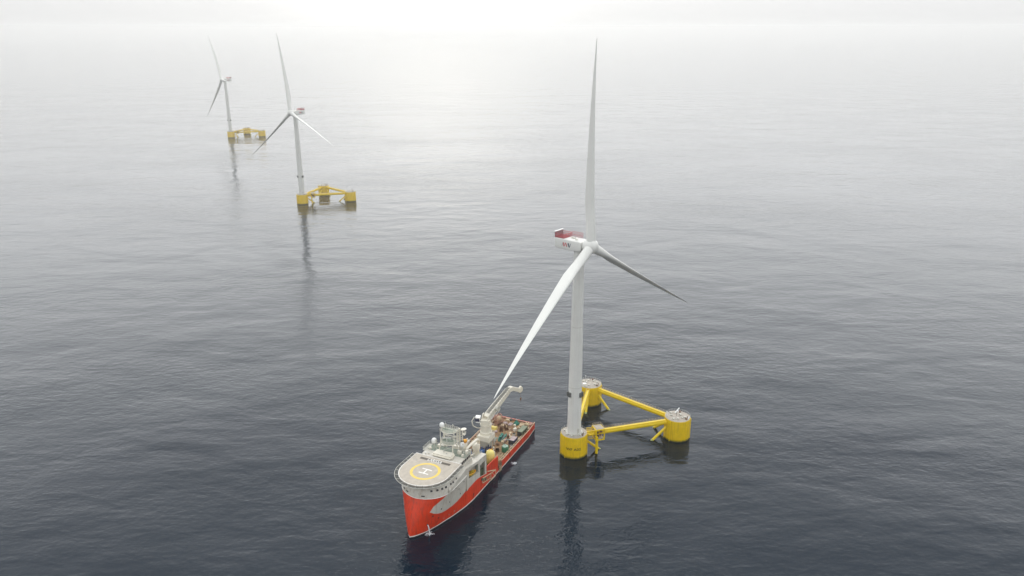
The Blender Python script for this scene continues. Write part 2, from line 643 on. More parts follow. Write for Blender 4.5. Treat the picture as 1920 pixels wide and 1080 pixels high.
def make_turbine(loc, heading, yaw, phi, label, marking, seed):
    rng = random.Random(seed)
    T = empty('floating_wind_turbine', loc, heading)
    tag(T, label, 'wind turbine', 'floating wind turbines standing in the sea')
    A, C = Vector((0, 0, 0)), Vector((SIDE, 0, 0))
    B = Vector((SIDE * 0.5, SIDE * math.sqrt(3) / 2, 0))
    # three columns
    cols = []
    for i, (c, kind) in enumerate(((A, 'tower'), (B, 'plain'), (C, 'plain'))):
        f = MB()
        f.lathe([(RC, -3), (RC, FREE - 0.25), (RC - 0.06, FREE - 0.05), (RC - 0.3, FREE)], 64, c)
        co = f.build('column', M['column'], T, 50)
        dk = MB()
        dk.lathe([(RC - 0.25, FREE - 0.1), (RC - 0.25, FREE + 0.1), (RC - 0.35, FREE + 0.12)], 48, c)
        dk.build('column_deck', M['coldeck'], co)
        column_fittings(kind, c, co, rng, R(-112))
        # vertical pipe runs and fender strips on the column side
        v = MB()
        for a in (-150, -30, 95, 170):
            x, y = c.x + (RC + .12) * math.cos(R(a)), c.y + (RC + .12) * math.sin(R(a))
            v.tube((x, y, -2), (x, y, FREE - 0.2), 0.16, n=8)
        v.build_each('pipe_run', M['yellow'], co)
        cols.append(co)
    # marker post with tilted panel and white light on column C; mast on column B
    p = MB()
    p.tube((C.x - 0.4, C.y + 0.5, FREE), (C.x - 0.4, C.y + 0.5, FREE + 2.6), 0.07)
    p.build('marker_post', M['dark'], cols[2])
    p = MB()
    m = Matrix.Rotation(R(20), 3, 'Z') @ Matrix.Rotation(R(-32), 3, 'Y')
    p.box((C.x - 0.2, C.y + 0.5, FREE + 3.0), (3.4, 0.5, 0.12), mat=m)
    p.box((C.x + 0.2, C.y + 0.2, FREE + 2.6), (0.5, 0.5, 0.6))
    p.build('solar_panel', M['radome'], cols[2])
    p = MB()
    p.tube((C.x - 4.6, C.y + 2.0, FREE), (C.x - 4.6, C.y + 2.0, FREE + 2.2), 0.26)
    p.tube((C.x + 3.6, C.y - 3.6, FREE), (C.x + 4.4, C.y - 3.2, FREE + 1.0), 0.3)
    p.build_each('light_post', M['radome'], cols[2])
    p = MB()
    p.tube((B.x - 2, B.y + 1.0, FREE), (B.x - 2, B.y + 1.0, FREE + 4.0), 0.08)
    p.box((B.x - 2, B.y + 1, FREE + 4.1), (0.4, 0.4, 0.5))
    p.build_each('light_post', M['steel'], cols[1])
    p = MB()
    p.box((B.x - 4.0, B.y - 2.6, FREE + 1.0), (1.8, 1.6, 1.8))
    p.build('cabinet', M['radome'], cols[1], bevel=0.06)
    # upper braces with walkways, diagonal braces down into the water
    for (P, Q) in ((A, C), (B, C), (A, B)):
        d = (Q - P).normalized()
        n = Vector((-d.y, d.x, 0))
        z = Vector((0, 0, 8.6))
        mb = MB()
        mb.tube(P + d * 5.6 + z, Q - d * 5.6 + z, 1.08, n=24)
        br = mb.build('brace', M['yellow'], T)
        w = MB()
        k = 0
        L = SIDE - 12.4
        w.beam(P + d * 6.2 + Vector((0, 0, 9.85)), Q - d * 6.2 + Vector((0, 0, 9.85)), 1.3, 0.08)
        while k < 36:
            q = P + d * (6.4 + L * k / 35) + Vector((0, 0, 9.0))
            w.beam(q - n * 1.12, q - n * 0.62 + Vector((0, 0, .85)), 0.12, 0.12)
            w.beam(q + n * 1.12, q + n * 0.62 + Vector((0, 0, .85)), 0.12, 0.12)
            k += 1
        wk = w.build('walkway', M['yellow'], br)
        rl = MB()
        for s in (-1, 1):
            rl.rail([P + d * 6.4 + n * s * .66 + Vector((0, 0, 9.9)), Q - d * 6.4 + n * s * .66 + Vector((0, 0, 9.9))], 1.1, 1.6, 0.03, 2)
        rl.build('handrail', M['beige'], br)
        for (E_, s) in ((P, 1), (Q, -1)):
            mb = MB()
            a0 = E_ + d * s * 5.5 + Vector((0, 0, 5.9))
            a1 = E_ + d * s * 15.2 + Vector((0, 0, -2.4))
            mb.tube(a0, a1, 0.62, n=16)
            db = mb.build('diagonal_brace', M['yellow'], T)
            al = MB()
            t0, t1 = 0.69, 0.80
            al.rings([(a0.lerp(a1, t0), 0.63), (a0.lerp(a1, t0 + .02), 0.66), (a0.lerp(a1, t1), 0.66)], 16)
            al.build('growth_band', M['algae'], db)
    # access cage, boat landing leg
    cg = MB()
    X0, X1, Y0, Y1, Z0, Z1 = 9.4, 13.4, -3.4, 1.2, 6.6, 11.6
    for x in (X0, X1):
        for y in (Y0, Y1):
            cg.beam((x, y, Z0), (x, y, Z1), 0.45, 0.45)
    for z in (Z0, Z1):
        for x in (X0, X1):
            cg.beam((x, Y0, z), (x, Y1, z), 0.4, 0.4)
        for y in (Y0, Y1):
            cg.beam((X0, y, z), (X1, y, z), 0.4, 0.4)
    cage = cg.build('access_cage', M['yellow'], T)
    fl = MB()
    fl.bx(X0 + .3, X1 - .3, Y0 + .3, Y1 - .3, 7.0, 7.15)
    fl.bx(X0 + .2, X1 - .2, Y0 + .2, Y1 - .2, Z1 + .22, Z1 + .34)
    fl.build_each('platform', M['coldeck'], cage)
    eq = MB()
    for i in range(26):
        x, y, z = rng.uniform(X0 + .6, X1 - .6), rng.uniform(Y0 + 1.0, Y1 - .6), rng.uniform(7.2, 10.6)
        eq.box((x, y, z), (rng.uniform(.2, .9), rng.uniform(.2, .9), rng.uniform(.3, 1.1)), rng.uniform(0, 3))
    eq.build_each('equipment', M['rust'], cage)
    rl = MB()
    rl.rail([(X0, Y0, Z1 + .3), (X1, Y0, Z1 + .3), (X1, Y1, Z1 + .3), (X0, Y1, Z1 + .3)], 1.1, 1.3, 0.035, 2, closed=True)
    rl.build('railing', M['beige'], cage)
    ln = MB()
    ln.tube((9.9, -3.3, 8.2), (9.9, -3.3, -3), 0.62, n=16)
    ln.build('landing_leg', M['yellow'], T)
    gw = MB()
    gw.bx(6.2, 9.2, -2.6, 0.8, 9.2, 9.4)
    for i in range(7):
        x = 6.2 + i * .5
        gw.beam((x, -2.6, 7.4), (x, -2.6, 11.2), 0.12, 0.12)
        gw.beam((x, 0.8, 7.4), (x, 0.8, 11.2), 0.12, 0.12)
    for z in (7.4, 10.2, 11.2):
        gw.beam((6.2, -2.6, z), (9.2, -2.6, z), 0.14, 0.14)
        gw.beam((6.2, .8, z), (9.2, .8, z), 0.14, 0.14)
    gw.build('gangway', M['yellow'], T)
    # lattice stair from the tower column along the A-B brace
    # tower
    tw = MB()
    prof = [(3.75, FREE + 0.0), (3.75, FREE + 0.5), (3.12, FREE + 0.55)]
    for k in range(1, 13):
        q = k / 12
        prof.append((3.12 - (3.12 - 2.12) * q ** 1.1, FREE + .55 + (96.2 - FREE - .55) * q))
    tw.lathe(prof, 64)
    tower = tw.build('tower', M['tower'], T, 60)
    fr = MB()
    fr.lathe([(3.8, FREE + .05), (3.8, FREE + .62), (3.2, FREE + .66)], 48, cap=False)
    for z in (33.5, 62.0):
        rr = 3.12 - 1.0 * ((z - FREE) / 86) ** 1.1
        fr.lathe([(rr - .03, z - .1), (rr + .035, z - .08), (rr + .035, z + .08), (rr - .03, z + .1)], 48, cap=False)
    fr.build_each('flange', M['lightgrey'], tower)
    for k in range(3):
        a = R(-170 + 120 * k) if seed == 1 else R(-165 + 120 * k)
        x, y = 3.15 * math.cos(a), 3.15 * math.sin(a)
        lb = MB()
        m = Matrix.Rotation(a, 3, 'Z')
        for t in (-.75, .75):
            o = m @ Vector((0, t, 0))
            lb.box((x + o.x, y + o.y, 30.2), (0.95, 0.85, 1.9), mat=m)
        lb.box((x, y, 29.2), (1.2, 2.6, 0.12), mat=m)
        lb.build('light_box', M['midgrey'], tower, bevel=0.05)
    dr = MB()
    a = R(-75)
    m = Matrix.Rotation(a, 3, 'Z')
    dr.box((3.1 * math.cos(a), 3.1 * math.sin(a), FREE + 2.0), (0.2, 1.2, 2.3), mat=m)
    dr.build('door', M['lightgrey'], tower, bevel=0.04)
    # marking lettering on the tower column
    if marking:
        tx = MB()
        a = R(-112)
        zx = Vector((math.cos(a), math.sin(a), 0))
        xx = Vector((-math.sin(a), math.cos(a), 0))
        m4 = Matrix(((xx.x, 0, zx.x, RC * zx.x), (xx.y, 0, zx.y, RC * zx.y), (0, 1, 0, 4.9), (0, 0, 0, 1)))
        tx.text(marking, 1.75, m4, bend=RC + 0.0, thick=0.03, bold=0.02, width=1.15)
        tx.build('marking', M['marking'], cols[0], 0)
    # nacelle frame: local x upwind
    na = yaw - heading
    ax = Vector((math.cos(na), math.sin(na), 0))
    sd = Vector((-math.sin(na), math.cos(na), 0))
    N4 = Matrix(((ax.x, sd.x, 0), (ax.y, sd.y, 0), (0, 0, 1)))

    def NX(q, w, z):
        return N4 @ Vector((q, w, 0)) + Vector((0, 0, z))
    nb = MB()
    secs = []
    for q, hw, z0, z1 in ((-10.7, 2.85, 96.2, 100.25), (-10.2, 3.0, 95.95, 100.3), (-4, 3.05, 95.75, 100.35), (1.6, 3.0, 95.85, 100.3), (2.5, 2.6, 96.3, 99.9)):
        pts = []
        rr = 0.55
        for (cw, cz, a0) in ((hw - rr, z1 - rr, 0), (-(hw - rr), z1 - rr, 90), (-(hw - rr), z0 + rr, 180), (hw - rr, z0 + rr, 270)):
            for j in range(5):
                an = R(a0 + 22.5 * j)
                pts.append(NX(q, cw + rr * math.cos(an), cz + rr * math.sin(an)))
        secs.append(pts)
    vs = [p for s in secs for p in s]
    n = len(secs[0])
    fs = []
    for i in range(len(secs) - 1):
        for k in range(n):
            l = (k + 1) % n
            fs.append((i * n + k, i * n + l, (i + 1) * n + l, (i + 1) * n + k))
    fs.append(tuple(range(n - 1, -1, -1)))
    fs.append(tuple((len(secs) - 1) * n + k for k in range(n)))
    nb.add(vs, fs)
    nb.lathe([(2.2, 94.9), (2.3, 96.0)], 40)
    nac = nb.build('nacelle', M['white'], T, 40)
    # hoist platform with red rails, screen at the rear with a white cap
    ho = MB()
    for w0, w1 in ((-2.85, 2.85),):
        for i in range(24):
            w = w0 + (w1 - w0) * i / 23
            ho.beam(NX(-10.55, w, 100.2), NX(-10.75, w, 102.6), 0.17, 0.07)
    ho.build('screen', M['darkred'], nac)
    ho = MB()
    for w in (-2.8, 2.8):
        for i in range(13):
            q = -10.5 + 4.6 * i / 12
            ho.beam(NX(q, w, 100.25), NX(q, w, 102.1), 0.075, 0.075)
        for z in (101.1, 102.1):
            ho.beam(NX(-10.5, w, z), NX(-5.9, w, z), 0.13, 0.13)
    for i in range(8):
        w = -2.8 + 5.6 * i / 7
        ho.beam(NX(-5.9, w, 100.3), NX(-5.9, w, 102.0), 0.13, 0.13)
    ho.beam(NX(-5.9, -2.8, 102.0), NX(-5.9, 2.8, 102.0), 0.14, 0.14)
    for i in range(12):
        q = -5.6 + 5.4 * i / 11
        ho.beam(NX(q, 2.7, 100.3), NX(q, 2.7, 102.6), 0.085, 0.085)
    for z in (101.3, 102.6):
        ho.beam(NX(-5.6, 2.7, z), NX(-.2, 2.7, z), 0.09, 0.09)
    ho.build('hoist_railing', M['redrail'], nac)
    ho = MB()
    ho.beam(NX(-10.7, -3.0, 102.75), NX(-10.7, 3.0, 102.75), 0.75, 0.22)
    ho.build('screen_cap', M['radome'], nac)
    ho = MB()
    ho.beam(NX(-10.4, 0, 100.42), NX(-6.0, 0, 100.42), 5.4, 0.12)
    ho.build('hoist_platform', M['darkred'], nac)
    ht = MB()
    ht.box(NX(-3.2, 0.4, 100.55), (1.6, 1.2, 0.5), na)
    ht.box(NX(-0.6, -1.2, 100.5), (0.9, 0.8, 0.45), na)
    ht.tube(NX(-1.5, 1.6, 100.3), NX(-1.5, 1.6, 101.6), 0.06)
    ht.build_each('roof_hatch', M['lightgrey'], nac)
    # stroke logo on both sides of the nacelle
    for s in (-1, 1):
        def stroke(mb, q0, z0, q1, z1, w):
            P = []
            for (q, z) in ((q0 - w / 2, z0), (q0 + w / 2, z0), (q1 + w / 2, z1), (q1 - w / 2, z1)):
                P.append(NX(q, s * 3.03, z))
            P2 = [p + (sd * s) * 0.05 for p in P]
            mb.add(P + P2, [(0, 1, 2, 3), (7, 6, 5, 4), (0, 4, 5, 1), (1, 5, 6, 2), (2, 6, 7, 3), (3, 7, 4, 0)])
        u = 1 if s < 0 else -1
        c0 = -4.9
        lr = MB()
        lg = MB()
        ld = MB()
        stroke(lg, c0 - u * 1.9, 97.15, c0 - u * 1.25, 98.85, 0.22)
        stroke(lr, c0 - u * 1.15, 98.85, c0 - u * 0.75, 97.15, 0.42)
        stroke(lr, c0 - u * 0.62, 97.15, c0 - u * 0.05, 98.85, 0.24)
        stroke(lr, c0 + u * 0.15, 98.85, c0 + u * 0.62, 97.15, 0.42)
        stroke(lg, c0 + u * 0.75, 97.15, c0 + u * 1.2, 98.85, 0.16)
        stroke(ld, c0 + u * 1.45, 98.85, c0 + u * 1.9, 97.15, 0.5)
        stroke(ld, c0 + u * 2.1, 97.15, c0 + u * 2.6, 98.85, 0.2)
        lr.build_each('logo', M['logored'], nac, 0)
        lg.build_each('logo', M['steel'], nac, 0)
        ld.build_each('logo', M['navy'], nac, 0)
    # rotor: hub and three blades
    at = Vector((math.cos(na) * math.cos(TILT), math.sin(na) * math.cos(TILT), math.sin(TILT)))
    up = at.cross(sd).normalized()
    hc = Vector((0, 0, HUBH)) + ax * OVER
    H = Matrix((up, sd * 1.0, at)).transposed()
    if H.determinant() < 0:
        H = Matrix((sd, up, at)).transposed()
    hb = MB()
    hb.lathe([(1.6, -3.6), (2.0, -3.3), (2.15, -2.9), (2.7, -2.6), (3.0, -2.0), (3.1, 0.0), (3.0, 0.9), (2.55, 1.9), (1.7, 2.6), (0.9, 2.9), (0.05, 3.0)], 40, hc, H)
    hub = hb.build('hub', M['white'], T, 50)
    for k in range(3):
        an = phi + k * 2 * math.pi / 3
        rad = math.cos(an) * up + math.sin(an) * sd            # blade direction in the rotor plane
        tan = at.cross(rad).normalized()
        bl = MB()
        rows = []
        for i in range(41):
            q = i / 40
            r = 1.9 + q * 80.1
            x = r / 82.0
            if q < 0.20:
                s_ = q / 0.20
                e = s_ * s_ * (3 - 2 * s_)
                ch, th = 4.1 + (5.0 - 4.1) * e, 4.1 + (1.9 - 4.1) * e
            else:
                s_ = (q - 0.20) / 0.80
                ch = 5.0 * (1 - s_) ** 0.95 * 0.88 + 0.12 * 5.0 * (1 - s_ ** 2) + 0.28
                th = ch * (0.36 - 0.2 * min(1, s_ * 1.6))
                e = 1
            if q > 0.975:
                ch *= 1 - ((q - .975) / .025) ** 2 * .8
                th *= 1 - ((q - .975) / .025) ** 2 * .8
            tw_ = R(78 + 10 * (1 - q) ** 2 * 0.5)                 # feathered
            cd = tan * math.cos(tw_) + at * math.sin(tw_)
            nd = rad.cross(cd).normalized()
            ctr = hc + rad * r + at * (r * math.tan(R(2.2)) + 3.0 * x * x)
            ring = []
            for j in range(20):
                a = 2 * math.pi * j / 20
                cx = math.cos(a)
                sy = math.sin(a)
                # blend circle -> aerofoil: blunt leading edge (upwind), sharp trailing edge
                xa = cx * 0.5
                off = -0.17 * e
                tk = sy * 0.5 * (1 - e + e * (0.55 + 0.45 * cx))
                ring.append(ctr + cd * ((xa + off) * ch) + nd * (tk * th * (1 + 0.25 * e)))
            rows.append(ring)
        vs = [p for r_ in rows for p in r_]
        fs = []
        for i in range(40):
            for j in range(20):
                l = (j + 1) % 20
                fs.append((i * 20 + j, i * 20 + l, (i + 1) * 20 + l, (i + 1) * 20 + j))
        fs.append(tuple(range(19, -1, -1)))
        fs.append(tuple(40 * 20 + j for j in range(20)))
        bl.add(vs, fs)
        bl.build('blade', M['white'], T, 50)
    return T


make_turbine((28.01, 312.48, 0), R(16.7), R(-40.32), R(1.07), 'nearest white turbine on yellow three column float, beside the red ship', 'WF A02', 1)
make_turbine((-230.24, 841.2, 0), R(16.8), R(-127.2), R(-9.59), 'middle distance white turbine on yellow float, blurred a little by haze', None, 2)
make_turbine((-494.14, 1382.5, 0), R(16.7), R(-134.03), R(-24.72), 'farthest and palest white turbine on yellow float, deep in the haze', None, 3)
# ------------------------------------------------------------------ the red ship (u = metres aft of the stem, v = to port, z up)
ALPHA = R(65.1)
SHIP = empty('support_ship', (-38.5, 250.2, 0), ALPHA)
tag(SHIP, 'red and grey offshore ship with helideck on its bow, beside nearest turbine', 'ship')
LEN, DECK = 96.0, 3.2


def lerp_tab(tab, x):
    if x <= tab[0][0]:
        return tab[0][1]
    for (a, p), (b, q) in zip(tab, tab[1:]):
        if x <= b:
            return p + (q - p) * (x - a) / (b - a)
    return tab[-1][1]


B0 = [(0, 0), (1, 1.15), (2.5, 2.25), (5, 3.75), (8, 4.95), (11, 6.0), (15, 7.1), (19, 8.3), (26, 9.8), (32, 10.4), (40, 10.5), (88, 10.5), (96, 9.9)]
B1 = [(0, 0), (.08, 0.9), (.25, 1.8), (.8, 3.7), (1.6, 5.3), (2.8, 7.0), (4.2, 8.3), (5.8, 9.3), (8, 10.1), (11, 10.45), (14, 10.5), (88, 10.5), (96, 9.9)]


def stem(z):
    q = max(0.0, (z - .7) / 14.3)
    return -0.7 + 4.9 * q ** 1.25


def half(u, z):
    w = min(1.0, max(0.0, (z - .7) / 14.3))
    w = w ** 0.9
    d = u - stem(z)
    return (1 - w) * lerp_tab(B0, d) + w * lerp_tab(B1, d)


LOW = [(5.4, 9.5), (6.2, 8.6), (8.5, 7.4), (11, 6.6), (13.5, 6.2), (17, 6.1), (20, 6.4), (24, 7.4), (28, 8.3), (34, 8.4), (38, 7.7), (43.5, 6.0)]
UPP = [(5.4, 9.5), (5.6, 10.6), (6.1, 11.4), (7.0, 12.1), (8.2, 12.9), (10.0, 13.9), (12.0, 15.0)]


def low(u):
    return lerp_tab(LOW, u) if u >= 5.4 else None


def bow_ts():
    a = [0, .01, .03, .06, .1, .18, .28, .4, .55, .75, 1, 1.3, 1.7, 2.2, 2.8, 3.4, 4.0, 4.6, 5.2, 5.8, 6.4, 7.1, 7.8, 8.6, 9.4, 10.3, 11.3, 12.4, 13.6, 15, 16.5, 18, 19.5, 21, 22.7, 24.3, 26]
    return a


def bow_u(d, z):
    s = stem(z)
    return s + d * (26 - s) / 26


def bow_row(zf, side):
    """points of a row of the bow; zf gives the height at station u"""
    row = []
    for d in bow_ts():
        z = 8.0
        for _ in range(12):
            z = zf(bow_u(d, z))
        u = bow_u(d, z)
        row.append((u, side * half(u, z), z))
    return row


def strip(mb, f0, f1, n):
    for s in (-1, 1):
        rows = []
        for i in range(n + 1):
            w = i / n
            rows.append(bow_row(lambda u: f0(u) * (1 - w) + f1(u) * w, s))
        mb.grid(rows)


def aft_rows(mb, us, f0, f1, n):
    for s in (-1, 1):
        rows = []
        for i in range(n + 1):
            w = i / n
            rows.append([(u, s * half(u, f0(u) * (1 - w) + f1(u) * w), f0(u) * (1 - w) + f1(u) * w) for u in us])
        mb.grid(rows)


def frange(a, b, st):
    n = max(1, round((b - a) / st))
    return [a + (b - a) * i / n for i in range(n + 1)]


lo2 = lambda u: lerp_tab(LOW, u)
up2 = lambda u: lerp_tab(UPP, u)
TOPR = [(43.5, 9.3), (54.5, 8.5)]


def build_hull():
    K = lambda c: (lambda u: c)
    # red shell
    h = MB()
    strip(h, K(0.95), lo2, 8)
    strip(h, lambda u: up2(u), K(15.0), 6)
    aft_rows(h, frange(26, 43.5, 1.0), K(0.95), lo2, 5)
    aft_rows(h, frange(43.5, 54.5, 1.0), K(0.95), lambda u: lerp_tab(TOPR, u), 5)
    aft_rows(h, frange(54.5, 58.0, 0.8), K(0.95), K(2.3), 2)
    aft_rows(h, frange(58.0, LEN, 1.2), K(0.95), K(4.4), 4)
    # transom
    bt = half(LEN, 2)
    h.bx(LEN - 0.3, LEN, -bt, bt, -0.9, 3.9)
    hull = h.build('hull', M['hullred'], SHIP, 40, flip=True)
    w = MB()
    strip(w, K(0.5), K(0.95), 1)
    aft_rows(w, frange(26, LEN, 1.5), K(0.5), K(0.95), 1)
    w.bx(LEN, LEN + 0.03, -bt, bt, .5, .95)
    w.build('waterline_stripe', M['linewhite'], hull, 40, flip=True)
    w = MB()
    strip(w, K(-1.5), K(0.5), 2)
    aft_rows(w, frange(26, LEN, 1.5), K(-1.5), K(0.5), 1)
    w.bx(LEN, LEN + 0.02, -bt, bt, -1.5, .5)
    w.build('lower_hull', M['boot'], hull, 40, flip=True)
    # pale flare panels running up from the bow
    w = MB()
    strip(w, lo2, lambda u: up2(u), 8)
    w.build('flare_panel', M['grey'], hull, 40, flip=True)
    # inner bulwark, cap
    for (a, b, z1) in ((43.5, 54.5, None), (58.0, LEN - .3, 4.4)):
        us = frange(a, b, 1.2)
        for s in (-1, 1):
            m = MB()
            zt = (lambda u: lerp_tab(TOPR, u)) if z1 is None else (lambda u: 4.4)
            inner = [(u, s * (half(u, 3) - .32), DECK - .1) for u in us]
            intop = [(u, s * (half(u, 3) - .32), zt(u) + .004) for u in us]
            outtop = [(u, s * (half(u, zt(u)) + .02), zt(u) + .004) for u in us]
            m.grid([inner, intop])
            m.grid([intop, outtop])
            m.build('bulwark', M['inred'] if z1 else M['hullred'], hull, 40, flip=True)
    m = MB()
    m.bx(LEN - 0.7, LEN - 0.3, -bt + .1, bt - .1, DECK - .1, 3.95)
    m.build('bulwark', M['inred'], hull, flip=True)
    for s in (-1, 1):
        m = MB()
        q = [(u, s * (half(u, 4.4) + .05), 4.47) for u in frange(58, LEN, 2)]
        m.path(q, 0.13)
        m.build('bulwark_rail', M['beige'], hull, flip=True)
    # openings and marks in the plating: outlets, thruster marks, draught marks
    for (u, z) in ((4.3, 4.3), (9.5, 9.0), (6.0, 7.4), (9.0, 5.0)):
        m = MB()
        v = half(u, z)
        v2 = half(u + .5, z)
        d = Vector((.5, v2 - v, 0)).normalized()
        mm = Matrix((d, Vector((-d.y, d.x, 0)), Vector((0, 0, 1)))).transposed()
        m.box((u + .25, (v + v2) / 2, z), (0.55, 0.16, 0.5), mat=mm)
        m.build('outlet', M['dark'], hull, flip=True)
    for (u, z) in ((31.5, 2.6), (66.5, 2.6), (90.5, 2.8)):
        m = MB()
        v = half(u, z)
        m.box((u, v, z), (0.3, 0.14, 1.6), mat=Matrix.Rotation(R(25), 3, 'Y'))
        m.box((u + .2, v, z + .7), (0.9, 0.14, 0.25))
        m.build('draught_mark', M['dark'], hull, flip=True)
    m = MB()
    for u in (12.5, 15.5, 18.5):
        z = 2.7
        v = half(u, z)
        v2 = half(u + .5, z)
        d = Vector((.5, v2 - v, 0)).normalized()
        mm = Matrix((d, Vector((-d.y, d.x, 0)), Vector((0, 0, 1)))).transposed()
        m.box((u + .2, (v + v2) / 2, z), (0.7, 0.08, 0.14), mat=mm)
        m.box((u + .2, (v + v2) / 2, z), (0.14, 0.08, 0.7), mat=mm)
    m.build_each('thruster_mark', M['pinkgrey'], hull, flip=True)
    return hull


HULL = build_hull()

# main working deck
mb = MB()
mb.prism([(u, half(u, 3) - .2) for u in (43.0, 60, 80, 88, 95.6)] + [(u, -half(u, 3) + .2) for u in (95.6, 88, 80, 60, 43.0)], DECK - .3, DECK)
WD = mb.build('work_deck', M['timber'], SHIP, flip=True)
mb = MB()
for s in (-1, 1):
    mb.bx(58.5, 95.2, s * 9.2 - .12, s * 9.2 + .12, DECK, DECK + .9)
    for k in range(16):
        mb.bx(59 + k * 2.35, 59.25 + k * 2.35, s * 9.2 - .15, s * 10.1, DECK, DECK + 1.0)
mb.build('cargo_rail', M['beige'], WD, flip=True)

# forecastle: the grey front above the red bow, leaning aft
def outline(scale_in, u_off, z, uend):
    ds = [0, .08, .25, .5, .8, 1.2, 1.6, 2.2, 2.8, 3.5, 4.2, 5, 5.8, 7, 8, 11]
    P = [(4.2 + u_off + d, lerp_tab(B1, d) - scale_in) for d in ds]
    P = [(u, max(0.0, v)) for u, v in P]
    P.append((uend, 10.5 - scale_in))
    return [(u, v, z) for u, v in P]


fc = MB()
lev = [(0.02, 0.0, 15.0), (0.06, 0.05, 15.7), (0.35, 0.55, 16.6), (0.9, 1.6, 18.4), (1.1, 2.0, 19.3)]
for s in (-1, 1):
    fc.grid([[(u, s * v, z) for u, v, z in outline(a, b, c, 26.0)] for a, b, c in lev])
top = outline(1.1, 2.0, 19.3, 26.0)
fc.add([(u, v, z) for u, v, z in top] + [(u, -v, z) for u, v, z in reversed(top)], [tuple(range(2 * len(top)))])
FC = fc.build('forecastle', M['grey'], SHIP, 30, flip=True)
lip = MB()
q = outline(-0.06, -0.05, 15.0, 26.0)
lip.path([(u, v, z) for u, v, z in reversed(q)] + [(u, -v, z) for u, v, z in q[1:]], 0.14)
lip.build('rubbing_band', M['linewhite'], FC, flip=True)
# windows round the forecastle
wins = [(i, 1) for i in (2.1, 3.6, 5.2, 6.8, 9.5, 11.0, 13.6, 16.4)] + [(i, -1) for i in (1.2, 2.1, 3.6, 5.2, 6.8, 9.5, 11.0)]
for d, s in wins:
    z = 17.5
    ci, co = 0.62, 1.06
    def pt(dd):
        return Vector((4.2 + co + dd, s * (lerp_tab(B1, dd) - ci), z))
    a, b = pt(d - .3), pt(d + .3)
    t = (b - a).normalized()
    nrm = Vector((-t.y, t.x, 0)) * s
    lean = (nrm * 1.0 + Vector((0, 0, .45))).normalized()
    upv = lean.cross(t)
    mm = Matrix((t, lean, upv)).transposed()
    w = MB()
    w.box((a + b) / 2 + lean * 0.02, (0.85, 0.14, 0.75), mat=mm)
    w.build('window', M['glass'], FC, flip=True)
# mooring openings low on the grey band
for d, s in ((1.0, -1), (2.3, -1), (.5, 1)):
    z = 15.9
    a = Vector((4.2 + .2 + d, s * (lerp_tab(B1, d) - .12), z))
    b = Vector((4.2 + .2 + d + .3, s * (lerp_tab(B1, d + .3) - .12), z))
    t = (b - a).normalized()
    mm = Matrix((t, Vector((-t.y, t.x, 0)) * s, Vector((0, 0, 1)))).transposed()
    w = MB()
    w.box((a + b) / 2, (1.3, 0.2, 0.6), mat=mm)
    w.build('mooring_opening', M['dark'], FC, flip=True)

# helideck
HZ, HU, HR = 22.0, 12.2, 10.3
def dshape(r, back):
    P = [(back, r), (HU, r)]
    for k in range(1, 32):
        a = R(90 + 180 * k / 32)
        P.append((HU + r * math.cos(a), r * math.sin(a)))
    P += [(HU, -r), (back, -r)]
    return P


hd = MB()
hd.prism(dshape(HR, 22.6), HZ - .55, HZ)
HD = hd.build('helideck', M['helideck'], SHIP, 30, flip=True)
e = MB()
e.path([(u, v, HZ + .03) for u, v in dshape(HR - .12, 22.48)], 0.17, 6, closed=True)
e.build('edge_line', M['linewhite'], HD, flip=True)
e = MB()
e.ringflat((HU, 0), 4.85, 5.95, HZ + .004, HZ + .016, 96)
e.build('landing_circle', M['lineyellow'], HD, 0, flip=True)
e = MB()
for du in (-1.45, 1.45):
    e.bx(HU + du - .28, HU + du + .28, -2.1, 2.1, HZ + .004, HZ + .018)
e.bx(HU - 1.17, HU + 1.17, -.28, .28, HZ + .004, HZ + .018)
e.build('landing_letter', M['linewhite'], HD, 0, flip=True)
e = MB()
e.bx(19.45, 20.85, -7.0, 6.5, HZ + .004, HZ + .012)
e.build('name_board', M['board'], HD, 0, flip=True)
e = MB()
m4 = Matrix(((0, 1, 0, 20.15), (1, 0, 0, -.4), (0, 0, 1, HZ + .02), (0, 0, 0, 1)))
e.text('LARISSA', 2.5, m4, thick=.006, bold=.03, width=.70)
e.build('ship_name', M['linewhite'], HD, 0, flip=True)
e = MB()
m4 = Matrix(((0, 1, 0, 18.1), (1, 0, 0, -8.2), (0, 0, 1, HZ + .012), (0, 0, 0, 1)))
e.text('9.3t', 1.5, m4, thick=.005, width=.9)
e.build('weight_marking', M['steel'], HD, 0, flip=True)
# deck lights round the edge, tie-down points
e = MB()
for k in range(15):
    a = R(90 + 180 * k / 14)
    e.box((HU + (HR + .1) * math.cos(a), (HR + .1) * math.sin(a), HZ + .1), (.22, .22, .2))
e.build_each('perimeter_light', M['steel'], HD, flip=True)
